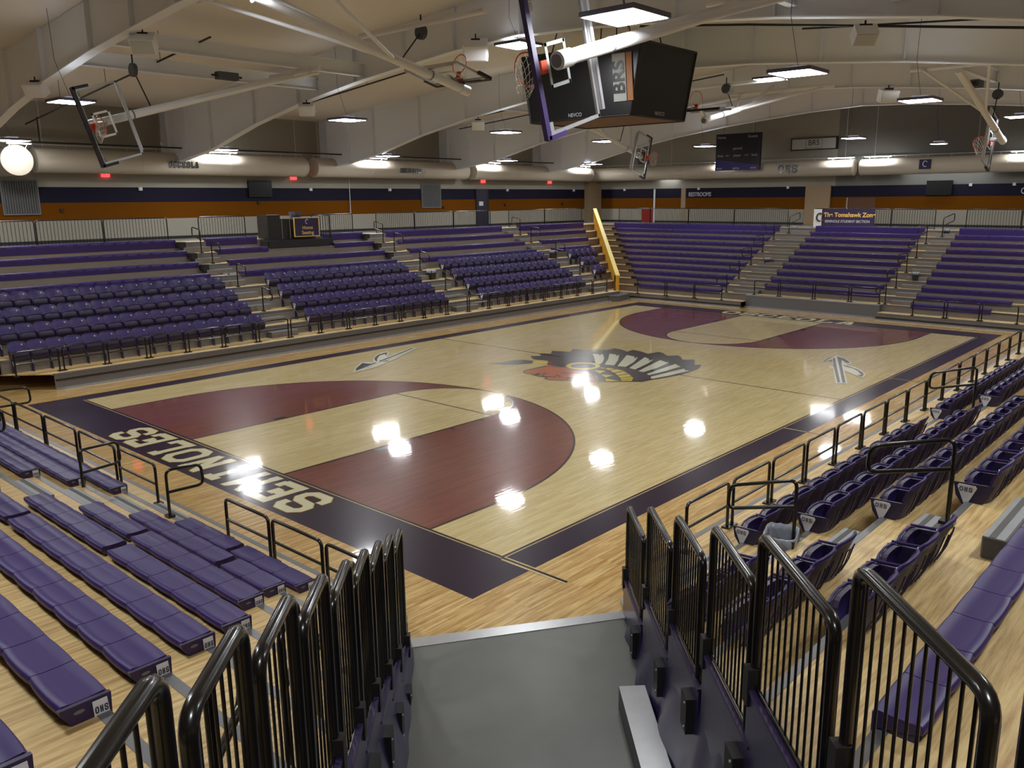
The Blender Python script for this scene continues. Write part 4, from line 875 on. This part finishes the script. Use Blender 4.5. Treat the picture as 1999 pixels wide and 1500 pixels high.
# ================================================================== basketball goals
def goal(c, Wd, Ud, label, mast, padm='pad_black', net=True, mirror=False, brace=None, rimm='rim_orange', text=False, hh=.535):
    """backboard with centre C, width direction Wd, up-of-board direction Ud; it faces Wd x Ud"""
    c = Vector(c); Wd = Vector(Wd).normalized(); Ud = Vector(Ud); Ud = (Ud-Wd*Ud.dot(Wd)).normalized(); N = Wd.cross(Ud)
    root = thing('basketball_goal', tuple(c), label, 'basketball hoop'); hw = .915
    m = MB(); m.obox(c, (Wd, Ud, N), (hw-.03, hh-.03, .006), 'glass'); m.build('glass_board', root)
    m = MB()
    for s in (-1, 1):
        m.obox(c+Ud*s*(hh-.02), (Wd, Ud, N), (hw, .025, .022), 'light_alu'); m.obox(c+Wd*s*(hw-.02), (Wd, Ud, N), (.025, hh, .022), 'light_alu')
        m.obox(c+Wd*s*(hw-.12)-Ud*(hh-.06)-N*.02, (Wd, Ud, N), (.06, .05, .012), 'light_alu')
    m.obox(c+Ud*(hh+.03)-N*.06, (Wd, Ud, N), (hw-.1, .03, .03), 'light_alu'); m.build('board_frame', root)
    m = MB(); q = c+N*.009
    for s in (-1, 1): m.obox(q+Wd*s*.28-Ud*.13, (Wd, Ud, N), (.025, .23, .002), 'white_paint')
    m.obox(q+Ud*.08, (Wd, Ud, N), (.305, .025, .002), 'white_paint'); m.obox(q-Ud*.335, (Wd, Ud, N), (.305, .025, .002), 'white_paint'); m.build('target_square', root)
    m = MB(); m.obox(c-Ud*(hh+.02), (Wd, Ud, N), (hw+.05, .045, .04), padm)
    for s in (-1, 1): m.obox(c+Wd*s*(hw+.03)-Ud*(hh-.17), (Wd, Ud, N), (.035, .2, .04), padm)
    m.build('edge_padding', root)
    rc = c-Ud*.38+N*.38
    m = MB(); m.tube([rc+(Wd*math.cos(a)+N*math.sin(a))*.23 for a in [i*math.pi/14 for i in range(28)]], .011, rimm, n=6, closed=True)
    m.obox(c-Ud*.42+N*.03, (Wd, Ud, N), (.09, .07, .02), rimm); m.obox(c-Ud*.40+N*.11, (Wd, Ud, N), (.06, .02, .09), rimm); rim = m.build('rim', root)
    m = MB(); k = 12; g = Vector((0, 0, -1))
    for i in range(k):
        for dr in (1, -1):
            P = []
            for j_ in range(6):
                a = 2*math.pi*(i+dr*j_*.5)/k; rr = .225*(1-.085*j_); P.append(rc+(Wd*math.cos(a)+N*math.sin(a))*rr+(g*.75-Ud*.25)*.075*j_)
            m.tube(P, .005, 'net_white', n=3)
    m.build('net', rim)
    if text: font_text('board_lettering', 'NEVCO' if text is True else text, c-Ud*(hh-.12)+Wd*.35+N*.012, Wd, Ud, .09, 'white_paint', root)
    ms = [Vector(p) for p in mast]
    m = MB(); m.tube(ms, .105, 'pipe_white', n=18); m.build('mast', root)
    d = (ms[1]-ms[0]).normalized(); m = MB()
    m.tube([ms[0]+d*.02, ms[0]+d*.30], .125, 'pipe_white', n=18); m.tube([ms[0]+d*1.25, ms[0]+d*1.29], .115, 'grey_steel', n=18); m.tube([ms[0]-d*.01, ms[0]+d*.015], .09, 'grey_steel', n=14); m.build('mast_collar', root)
    m = MB(); e = ms[0]+d*.15; m.obox((e+c-Ud*.1)/2, (c-Ud*.1-e, Wd, Ud), ((c-Ud*.1-e).length/2, .06, .05), 'light_alu'); m.build('board_bracket', root)
    if brace:
        for a, b, r_ in brace: m = MB(); m.tube([a, b], r_, 'pipe_white', n=10); m.build('brace_pipe', root)
    return root
def reel(p, q, label, group='basket hoist reels'):
    root = thing('hoist_reel', p, label, 'hoist reel', group); P = Vector(p)
    m = MB(); m.tube([P+Vector((0, -.05, 0)), P+Vector((0, .05, 0))], .17, 'dark_grey_steel', n=16); m.tube([P+Vector((0, 0, .15)), P+Vector((0, 0, .38))], .02, 'pipe_black', n=6); m.build('reel_drum', root)
    m = MB(); m.tube([P, Vector(q)], .018, 'pad_black', n=5); m.build('safety_strap', root)
# left near (side folded), right near, left far, right far
for nm, x, fx, ys_, sy in (('near left', .9, 1, 0, 1), ('near right', 15.15, -1, .42, 1), ('far left', .9, 1, 25.55, -1), ('far right', 15.15, -1, 25.9, -1)):
    Yc = lambda y: ys_+sy*y
    c = (x, Yc(1.1 if nm == 'near right' else 1.03), 7.08); up_ = Vector((0, sy*.95, .28)); wd = Vector((0, -sy*.24, .97))
    wd = wd-up_.normalized()*wd.dot(up_.normalized())
    # face towards fx along X:  W x U must equal fx*X
    if wd.cross(up_).x*fx < 0: wd = -wd
    mx = x-fx*.32
    goal(c, wd, up_, {'near left': 'folded glass basketball goal over the near left corner of the court', 'near right': 'big folded glass basketball goal with purple padding, nearest the camera', 'far left': 'folded glass basketball goal under the hanging scoreboard at far left', 'far right': 'folded glass basketball goal seen edge on at the upper right'}[nm],
         [(mx, Yc(.55), 6.99), (mx, Yc(6.6), 8.75)], padm='pad_purple' if nm == 'near right' else 'pad_black', hh=.62 if nm == 'near right' else .535,
         brace=[((mx, Yc(3.2), 7.75), (mx-fx*.9, Yc(6.9), 8.8), .045), ((mx, Yc(3.2), 7.75), (mx+fx*.9, Yc(6.9), 8.8), .045), ((mx-1.3, Yc(6.7), 8.85), (mx+1.3, Yc(6.7), 8.85), .07)])
    reel((mx, Yc(1.9), 8.45), (mx, Yc(2.3), 7.5), 'round hoist reel and strap above the %s folded goal' % nm)
    m = MB(); q = Vector((mx, Yc(4.5), 8.55)); m.box(q-Vector((.12, .3, .1)), q+Vector((.12, .3, .1)), 'dark_grey_steel'); m.tube([q+Vector((0, -.45, 0)), q+Vector((0, .45, 0))], .03, 'pipe_black', n=6)
    tag(m.build('hoist_motor', origin=tuple(q)), 'small hoist motor above the mast of the %s folded goal' % nm, 'motor', 'hoist motors')
for nm, Y, sy in (('near', lambda y: y, 1), ('far', lambda y: 25.4-y, -1)):
    c = (7.62, Y(6.25), 8.1); wd = Vector((sy, 0, 0)); up_ = Vector((0, -sy*.96, .24 if nm == 'near' else .1))
    if nm == 'far': c = (7.62, 18.3, 8.12)
    if wd.cross(up_).z < 0: wd = -wd
    br = [((7.62-1.9, Y(.9), 9.3), (7.62, Y(4.7), 8.25), .045), ((7.62+1.9, Y(.9), 9.3), (7.62, Y(4.7), 8.25), .045), ((7.62-.5, Y(.8), 9.5), (7.62, Y(3.6), 8.55), .06), ((5.5, Y(5.4), 9.1), (9.8, Y(5.4), 9.1), .07), ((5.5, Y(1.2), 9.25), (9.8, Y(1.2), 9.25), .07)]
    goal(c, wd, up_, 'glass basketball goal folded flat under the roof at the %s baseline' % nm, [(7.62, Y(7.0), 7.76), (7.62, Y(1.2), 9.02)], brace=br, text=False)
    reel((7.62, Y(5.5), 8.95), (7.62, Y(4.9), 8.3), 'round hoist reel and strap above the %s baseline goal' % nm)

# ================================================================== centre hung scoreboard
sb = thing('hanging_scoreboard', (7.5, 12.8, 7.3), 'big black four sided scoreboard hanging over centre court', 'scoreboard')
ax_, ay_, bx_, by_, zt, zb = 2.19, 1.44, 1.85, 1.41, 9.35, 7.43; cx, cy = 7.28, 13.23
T = [(cx+i*ax_, cy+j*ay_, zt) for i, j in ((1, -1), (1, 1), (-1, 1), (-1, -1))]; B = [(cx+i*bx_, cy+j*by_, zb) for i, j in ((1, -1), (1, 1), (-1, 1), (-1, -1))]
for i in range(4):
    j_ = (i+1) % 4; m = MB(); a, b, c_, d_ = [Vector(v) for v in (B[i], B[j_], T[j_], T[i])]; nrm = (b-a).cross(d_-a).normalized()
    if nrm.dot(a-Vector((cx, cy, a.z))) < 0: nrm = -nrm
    m.extr([a, b, c_, d_], -nrm*.06, 'board_black'); m.build('display_face', sb)
m = MB(); m.add([B[0], B[1], B[2], B[3]], [(3, 2, 1, 0)], 'underside_art'); m.build('underside', sb)
m = MB()
for i in range(4):
    m.tube([B[i], B[(i+1) % 4]], .035, 'pad_black', n=6); m.tube([T[i], T[(i+1) % 4]], .035, 'pad_black', n=6); m.tube([B[i], T[i]], .035, 'pad_black', n=6)
m.build('edge_trim', sb)
m = MB(); m.add(T, [(0, 1, 2, 3)], 'board_black'); m.build('top', sb)
m = MB()
for i, j_ in ((1, -1), (1, 1), (-1, 1), (-1, -1)): m.tube([(cx+i*1.2, cy+j_*1.2, zt), (cx+i*1.0, cy+j_*1.0, roofz(cx+i)-.01)], .02, 'pipe_black', n=5)
m.build('hanging_cables', sb)
# sponsor board on the face toward the camera's right (+X face)
f0, f1, f2, f3 = Vector(B[3]), Vector(B[0]), Vector(T[0]), Vector(T[3]); nrm = (f1-f0).cross(f3-f0).normalized(); nrm = nrm if nrm.y < 0 else -nrm
def onf(u, v): return f0*(1-u)*(1-v)+f1*u*(1-v)+f2*u*v+f3*(1-u)*v
Yd = (onf(.3, .9)-onf(.3, .1)).normalized(); Xd = (f1-f0).normalized()
def plate(u, v, w_, h_, m_, nm_, off=.02, par=sb):
    c_ = onf(u, v)+nrm*off; m = MB(); m.obox(c_, (Xd, Yd, nrm), (w_/2, h_/2, .012), m_); return m.build(nm_, par)
sp = plate(.865, .53, .44, 1.28, 'sign_grey', 'sponsor_panel'); 
plate(.951, .53, .19, 1.28, 'sign_orange', 'orange_band', .028, sp)
t_ = font_text('sponsor_lettering', 'BRS', onf(.865, .53)+nrm*.045, Yd, -Xd, .56, 'board_black', sb, bold=.012)
font_text('maker_lettering', 'NEVCO', onf(.47, .06)+nrm*.02, Xd, Yd, .15, 'silver_text', sb)
g0, g1, g3 = Vector(B[0]), Vector(B[1]), Vector(T[0]); gn = (g1-g0).cross(g3-g0).normalized(); gn = gn if gn.x > 0 else -gn
font_text('maker_lettering', 'NEVCO', g0*.5+g1*.5+(Vector(T[0])+Vector(T[1])-g0-g1)*.03+gn*.02, (g1-g0), (g3-g0)-(g1-g0).normalized()*((g3-g0).dot((g1-g0).normalized())), .15, 'silver_text', sb)

# ================================================================== speakers on the frames
def speaker(p, rz, tilt, label, s=.3, grille=False):
    root = thing('ceiling_speaker', p, label, 'speaker', 'white speakers under the roof', rz=rz)
    R = Matrix.Rotation(tilt, 3, 'X'); X, Y, Z = R@Vector((1, 0, 0)), R@Vector((0, 1, 0)), R@Vector((0, 0, 1))
    m = MB(); m.obox((0, 0, 0), (X, Y, Z), (s*1.1, s*.7, s*.75), 'pipe_white'); m.build('cabinet', root, local=True)
    m = MB(); m.obox(Y*-(s*.71), (X, Y, Z), (s*.98, .01, s*.65), 'sign_grey' if grille else 'pipe_white'); m.build('grille', root, local=True)
    m = MB(); m.tube([(0, 0, s*.6), (0, 0, s*1.35)], .02, 'pipe_black', n=6); m.obox((0, 0, s*.85), ((1, 0, 0), (0, 1, 0), (0, 0, 1)), (.12, .05, .03), 'pad_black'); m.build('bracket', root, local=True)
speaker((-3.05, .8, 8.2), .7, .5, 'white speaker on the nearest left roof frame beside the folded goal', .24)
speaker((2.6, 1.3, 8.78), .9, .7, 'white angled speaker with grey grille high at the upper left', .25, True)
speaker((-2.0, 8.8, 8.15), .8, .5, 'white speaker on the roof frame above the leftmost mid panel', .23)
speaker((-1.84, 16.8, 8.1), .8, .5, 'white speaker on the third roof frame left of the scoreboard', .23)
speaker((16.85, 8.3, 8.1), .7, .85, 'white diamond shaped speaker at the top right', .19, True)
speaker((14.4, 16.8, 7.9), .75, .3, 'white box speaker beside the right hanging panel', .22)
speaker((6.2, 8.7, 9.1), .7, .6, 'white speaker at the top edge left of the near goal')
# ================================================================== things on the left wall
XW = XL+.02
def wallbox(nm, y0, y1, z0, z1, m_, d, label, cat, group=None, frame=None):
    root = thing(nm, (XW, (y0+y1)/2, z0), label, cat, group); m = MB(); m.box((XW, y0, z0), (XW+d, y1, z1), m_); m.build('panel' if nm != 'television' else 'screen', root)
    if frame:
        m = MB()
        for a, b, c, e in ((y0-.05, y1+.05, z1, z1+.05), (y0-.05, y1+.05, z0-.05, z0), (y0-.05, y0, z0, z1), (y1, y1+.05, z0, z1)): m.box((XW-.02, a, c), (XW+d+.02, b, e), frame)
        m.build('frame', root)
    return root
for y0, y1, w_ in ((2.66, 3.87, 'at the left picture edge'), (23.6, 24.95, 'left of the dark door')):
    r_ = wallbox('wall_louver', y0, y1, 4.72, 5.96, 'vent_dark', .04, 'large grey ventilation louver on the left wall '+w_, 'vent', 'grey wall louvers', 'vent_grey')
    m = MB()
    for i in range(14): y = y0+(y1-y0)*(i+.5)/14; m.box((XW+.03, y-.012, 4.72), (XW+.06, y+.012, 5.96), 'vent_grey')
    m.build('slats', r_)
wallbox('television', 12.88, 14.1, 5.31, 6.07, 'screen_black', .1, 'black television high on the left wall above the sign cart', 'television')
d_ = wallbox('fire_door', 27.9, 28.85, 3.56, 5.68, 'door_dark', .03, 'dark door in the left wall right of the second louver', 'door', None, 'pad_black')
d_.name = 'door_1'; d_['kind'] = 'structure'
m = MB(); m.box((XW+.02, 28.1, 4.75), (XW+.04, 28.45, 5.0), 'white_plate'); m.build('window_panel', d_)
for i, (y, z) in enumerate(((6.52, 6.24), (15.37, 6.23), (28.5, 6.2), (34.7, 6.2))):
    root = thing('exit_sign', (XW, y, z), 'small glowing red exit sign on the left wall, %s from the camera' % NTH[i], 'exit sign', 'red exit signs')
    m = MB(); m.box((XW-.02, y-.16, z-.1), (XW+.05, y+.16, z+.1), 'exit_red'); m.build('sign_face', root)
    font_text('lettering', 'EXIT', (XW+.055, y, z), (0, 1, 0), (0, 0, 1), .15, 'white_plate', root)
for i, (x, y) in enumerate(((XW, 7.88), (XW, 17.0-.7), (XW, 21.3), (XW, 30.6), (XW, 37.2))):
    m = MB(); m.box((XW-.02, y-.07, 5.6), (XW+.08, y+.07, 5.74), 'white_plate'); tag(m.build('emergency_light', origin=(x, y, 5.6)), 'small white box light on the left purple stripe, %s from the camera' % NTH[i], 'light box', 'small white wall lights')
for i, (x) in enumerate((-10.75, -5.0, 1.0, 10.9, 12.9)):
    m = MB(); m.box((x-.07, YF-.08, 5.62), (x+.07, YF+.02, 5.76), 'white_plate'); tag(m.build('emergency_light', origin=(x, YF, 5.6)), 'small white box light on the far wall stripe, %s from the left' % NTH[i], 'light box', 'small white wall lights')
for i, (y, z) in enumerate(((4.7, 4.75), (25.2, 4.62), (30.4, 4.7), (36.0, 4.72), (13.4, 4.98))):
    m = MB(); m.box((XW-.02, y-.06, z), (XW+.06, y+.06, z+.14), 'pad_black'); tag(m.build('wall_switch_box', origin=(XW, y, z)), 'small dark box on the left orange stripe, %s' % ('beside the near louver', 'beside the far louver', 'right of the dark door', 'close to the far corner', 'under the television')[i], 'switch box', 'small dark wall boxes')
t_ = thing('fire_extinguisher', (XW+.1, 13.3, 4.0), 'red fire extinguisher on the left wall beside the sign cart', 'fire extinguisher')
m = MB(); m.tube([(XW+.1, 13.45, 3.95), (XW+.1, 13.45, 4.4)], .08, 'red_paint', n=12); m.build('cylinder', t_); m = MB(); m.tube([(XW+.1, 13.45, 4.4), (XW+.1, 13.45, 4.52)], .03, 'pad_black', n=8); m.build('valve', t_)
m = MB(); m.tube([(XW+.03, 18.65, 4.45), (XW+.03, 18.65, 6.2)], .018, 'pipe_white', n=6); tag(m.build('conduit', origin=(XW, 18.65, 4.45)), 'thin vertical white conduit down the left wall stripes', 'conduit')
# lettering on the ducts
def duct_word(txt, org, X, h, w_, label):
    m = MB(); block_text(m, txt, org, X, (0, 0, 1), h, w_, 'art_black', stroke=.2, gap=.2, depth=.03); tag(m.build('duct_lettering', origin=org), label, 'lettering')
duct_word('OSCEOLA', (-11.72, 8.55, 6.52), (0, 1, 0), .26, .155, 'black block letters OSCEOLA on the left round duct')
duct_word('SEMINOLES', (-11.72, 20.9, 6.52), (0, 1, 0), .24, .14, 'black block letters SEMINOLES on the left round duct')
duct_word('OHS', (.98, 38.38, 6.48), (1, 0, 0), .46, .34, 'black block letters OHS on the far round duct')

# ================================================================== things on the far wall
YW = YF-.02
def fbox(m, x0, x1, z0, z1, m_, d): m.box((x0, YW-d, z0), (x1, YW+.02, z1), m_)
t_ = thing('wall_scoreboard', (-1.46, 39.2, 6.7), 'dark purple scoreboard panel hanging before the far wall', 'scoreboard')
m = MB(); m.box((-2.83, 37.9, 6.7), (.03, 38.1, 8.8), 'score_face'); m.build('display_face', t_)
m = MB(); m.add([(-2.83, 37.895, 6.7), (.03, 37.895, 6.7), (.03, 37.895, 6.95), (-2.83, 37.895, 7.35)], [(0, 1, 2, 3)], 'score_purple'); m.build('purple_panel', t_)
m = MB(); m.tube([(-2.4, 38, 8.8), (-2.4, 38, 9.7)], .01, 'pipe_black', n=4); m.tube([(-.4, 38, 8.8), (-.4, 38, 9.9)], .01, 'pipe_black', n=4); m.build('hanging_rods', t_)
for txt, x, z, s in (('Home', -2.45, 8.6, .22), ('Guests', -.45, 8.6, .22), ('period', -1.4, 7.95, .22), ('fouls', -2.5, 7.55, .2), ('player', -1.4, 7.55, .2), ('fouls', -.3, 7.55, .2), ('1 & 1', -2.05, 7.55, .14), ('1 & 1', -.8, 7.55, .14), ('won', -2.55, 6.83, .2), ('game', -1.45, 6.83, .2), ('won', -.35, 6.83, .2)):
    font_text('lettering', txt, (x, 37.885, z), (1, 0, 0), (0, 0, 1), s, 'silver_text', t_)
t_ = thing('sponsor_sign', (2.5, YW, 7.8), 'long grey framed sponsor sign on the far wall right of the scoreboard', 'sign')
m = MB(); fbox(m, 1.12, 3.8, 7.8, 8.43, 'sign_grey', .1); m.build('sign_face', t_)
m = MB()
for a, b, c, e in ((1.08, 3.84, 8.4, 8.45), (1.08, 3.84, 7.77, 7.82), (1.08, 1.13, 7.8, 8.43), (3.74, 3.84, 7.8, 8.43)): fbox(m, a, b, c, e, 'pad_black', .13)
m.build('frame', t_)
font_text('lettering', 'BRS', (2.45, YW-.12, 8.16), (1, 0, 0), (0, 0, 1), .42, 'art_black', t_); 
m = MB()
for a, b, c, e in ((1.95, 2.95, 8.36, 8.375), (1.95, 2.95, 7.87, 7.885), (1.95, 1.965, 7.87, 8.375), (2.935, 2.95, 7.87, 8.375)): fbox(m, a, b, c, e, 'art_black', .105)
m.build('logo_border', t_)
t_ = thing('television', (9.4, YW, 5.2), 'black television on the far wall at the right', 'television'); m = MB(); fbox(m, 8.78, 10.05, 5.18, 5.93, 'screen_black', .12); m.build('screen', t_)
m = MB(); fbox(m, 9.2, 9.6, 5.3, 5.8, 'pad_black', .05); m.build('wall_mount', t_)
t_ = thing('duct_emblem', (9.0, 38.34, 6.5), 'small square dark emblem panel on the far duct', 'sign'); m = MB(); m.box((8.72, 38.33, 6.5), (9.3, 38.36, 6.98), 'banner_purple'); m.build('panel', t_)
m = MB(); m.tube([(9.02+.11*math.cos(a), 38.32, 6.76+.14*math.sin(a)) for a in [i*math.pi/8+.6 for i in range(13)]], .03, 'silver_text', n=5); m.build('emblem', t_)
m = MB(); fbox(m, -9.7, -8.8, 7.3, 8.1, 'door_brown', .03); tag(m.build('wall_panel', origin=(-9.2, YW, 7.3)), 'plain brown square panel high on the far wall behind the far left goal', 'panel')
t_ = thing('door_2', (4.9, YW, ZC), 'dark brown doorway on the far wall behind the purple banner', 'door'); t_['kind'] = 'structure'; m = MB(); fbox(m, 4.6, 6.15, ZC, 5.05, 'door_brown', .02); m.build('door_panel', t_); m = MB(); fbox(m, 4.35, 4.6, ZC, 5.05, 'stripe_orange', .06); fbox(m, 4.55, 4.62, ZC, 5.08, 'wall_cream', .07); m.build('door_frame', t_)
t_ = thing('door_3', (-8.6, YW, ZC), 'dim red doorway in the far left corner wall', 'door'); t_['kind'] = 'structure'; m = MB(); fbox(m, -9.3, -8.4, ZC, 4.4, 'red_paint', .02); m.build('door_panel', t_); m = MB(); fbox(m, -8.38, -8.28, ZC, 5.7, 'pipe_white', .04); m.build('door_frame', t_)
def wall_word(txt, x, z, s, label, sx=.8):
    o = font_text('wall_lettering', txt, (x, YW-.03, z), (1, 0, 0), (0, 0, 1), s, 'silver_text', None, ext=.02, bold=.006, sx=sx); tag(o, label, 'lettering')
wall_word('RESTROOMS', -4.9, 5.33, .36, 'silver letters RESTROOMS on the far purple stripe')
wall_word('CONCESSIONS', 14.35, 5.35, .42, 'silver letters CONCESSIONS on the purple stripe at the right picture edge')
for nm_, xa, xb, yy_, zz_ in (('in the far left corner recess', -7.9, -6.5, 39.45, 6.42), ('behind the far duct above the right television', 7.6, 11.8, 39.3, 6.5)):  # lamps added to make the pale lit patches on the wall
    t_ = thing('added_wall_washer', ((xa+xb)/2, yy_, zz_), 'added wall washer lamp '+nm_, 'light', 'added wall washer lamps')
    m = MB(); m.box((xa, yy_, zz_), (xb, yy_+.1, zz_+.06), 'pipe_white'); m.box(((xa+xb)/2-.02, yy_+.05, zz_+.02), ((xa+xb)/2+.02, YF, zz_+.05), 'pipe_white'); m.build('housing', t_)
    m = MB(); m.box((xa+.03, yy_+.02, zz_-.012), (xb-.03, yy_+.08, zz_), 'added_wash'); m.build('lens', t_)
# banner on the far railing
t_ = thing('student_section_banner', (6.0, 35.7, 3.72), 'purple banner reading The Tomahawk Zone tied to the far railing', 'banner')
m = MB(); m.box((4.52, 35.69, 3.56), (7.62, 35.725, 4.50), 'banner_purple'); m.build('banner_cloth', t_)
m = MB(); m.box((4.42, 35.68, 3.56), (4.86, 35.692, 4.50), 'white_plate'); m.build('white_end', t_)
m = MB(); m.tube([(4.75+.15*math.cos(a), 35.67, 4.08+.2*math.sin(a)) for a in [i*math.pi/8+.8 for i in range(12)]], .045, 'art_black', n=5); m.tube([(4.98+.1*math.cos(a), 35.67, 4.05+.17*math.sin(a)) for a in [i*math.pi/8+.8 for i in range(12)]], .03, 'door_brown', n=5); m.build('emblem', t_)
font_text('lettering', 'The Tomahawk Zone', (6.32, 35.68, 4.20), (1, 0, 0), (0, 0, 1), .31, 'gold_text', t_, bold=.009, sx=.99)
font_text('lettering', 'SEMINOLE STUDENT SECTION', (6.22, 35.68, 3.87), (1, 0, 0), (.12, 0, 1), .185, 'silver_text', t_, bold=.004, sx=.93)
# ================================================================== sign cart between the left benches
zc = L_['tz'](7)-.39
t_ = thing('equipment_table', (-8.9, 12.2, ZC-.2), 'black draped equipment table with the home seating banner on the left stand', 'table')
m = MB(); m.box((-9.4, 10.75, 3.2), (-8.2, 13.95, 3.5), 'black_matte'); m.box((-8.25, 10.75, 3.24), (-8.19, 13.95, 3.48), 'pad_black'); m.build('platform', t_)
m = MB(); m.box((-9.3, 10.95, 3.5), (-8.5, 11.55, 4.55), 'black_matte'); m.box((-9.3, 11.55, 3.5), (-8.5, 12.1, 4.38), 'black_matte'); m.build('black_cabinet', t_)
m = MB(); m.box((-9.3, 12.1, 4.30), (-8.55, 13.3, 4.36), 'black_matte'); m.box((-8.62, 12.1, 3.5), (-8.56, 13.3, 4.3), 'black_matte'); m.build('table_top', t_)
m = MB(); m.tube([(-8.5, 11.62, 3.55), (-8.5, 11.62, 4.45), (-8.5, 12.0, 4.45), (-8.5, 12.0, 3.55)], .012, 'light_alu', n=5); m.tube([(-8.5, 10.93, 4.56), (-8.5, 11.5, 4.56)], .015, 'light_alu', n=5); m.build('metal_edge', t_)
m = MB(); m.tube([(-8.3, 12.0, 4.5), (-8.3, 13.9, 4.5), (-8.3, 13.9, 3.4)], .03, 'black_steel', n=6)
for i in range(4): m.tube([(-8.3, 13.4+.14*i, 3.6), (-8.3, 13.4+.14*i, 4.5)], .012, 'black_steel', n=5)
m.build('side_railing', t_)
b_ = thing('home_seating_banner', (-8.2, 12.65, 3.65), 'purple banner with gold border reading Home Seating on the left stand', 'banner')
m = MB(); m.box((-8.24, 12.02, 3.62), (-8.22, 13.3, 4.44), 'gold_text'); m.build('gold_border', b_); m = MB(); m.box((-8.235, 12.07, 3.66), (-8.21, 13.25, 4.40), 'banner_purple'); m.build('banner_cloth', b_)
font_text('lettering', 'Home', (-8.2, 12.68, 4.0), (0, 1, 0), (0, 0, 1), .21, 'gold_text', b_, bold=.003); font_text('lettering', 'Seating', (-8.2, 12.68, 3.79), (0, 1, 0), (0, 0, 1), .21, 'gold_text', b_, bold=.003)
m = MB(); m.tube([(-8.2, 12.66+.07*math.cos(a), 4.26+.09*math.sin(a)) for a in [i*math.pi/8+.6 for i in range(12)]], .02, 'silver_text', n=5); m.build('emblem', b_)
m = MB(); m.tube([(-8.9, 12.55, 4.36), (-8.9, 12.55, 4.66)], .2, 'fixture_grey', n=18, r1=.27); tag(m.build('round_container', origin=(-8.9, 12.55, 4.36)), 'round dark container standing on the equipment table behind the banner', 'container')
print('OBJECTS', len(bpy.data.objects))
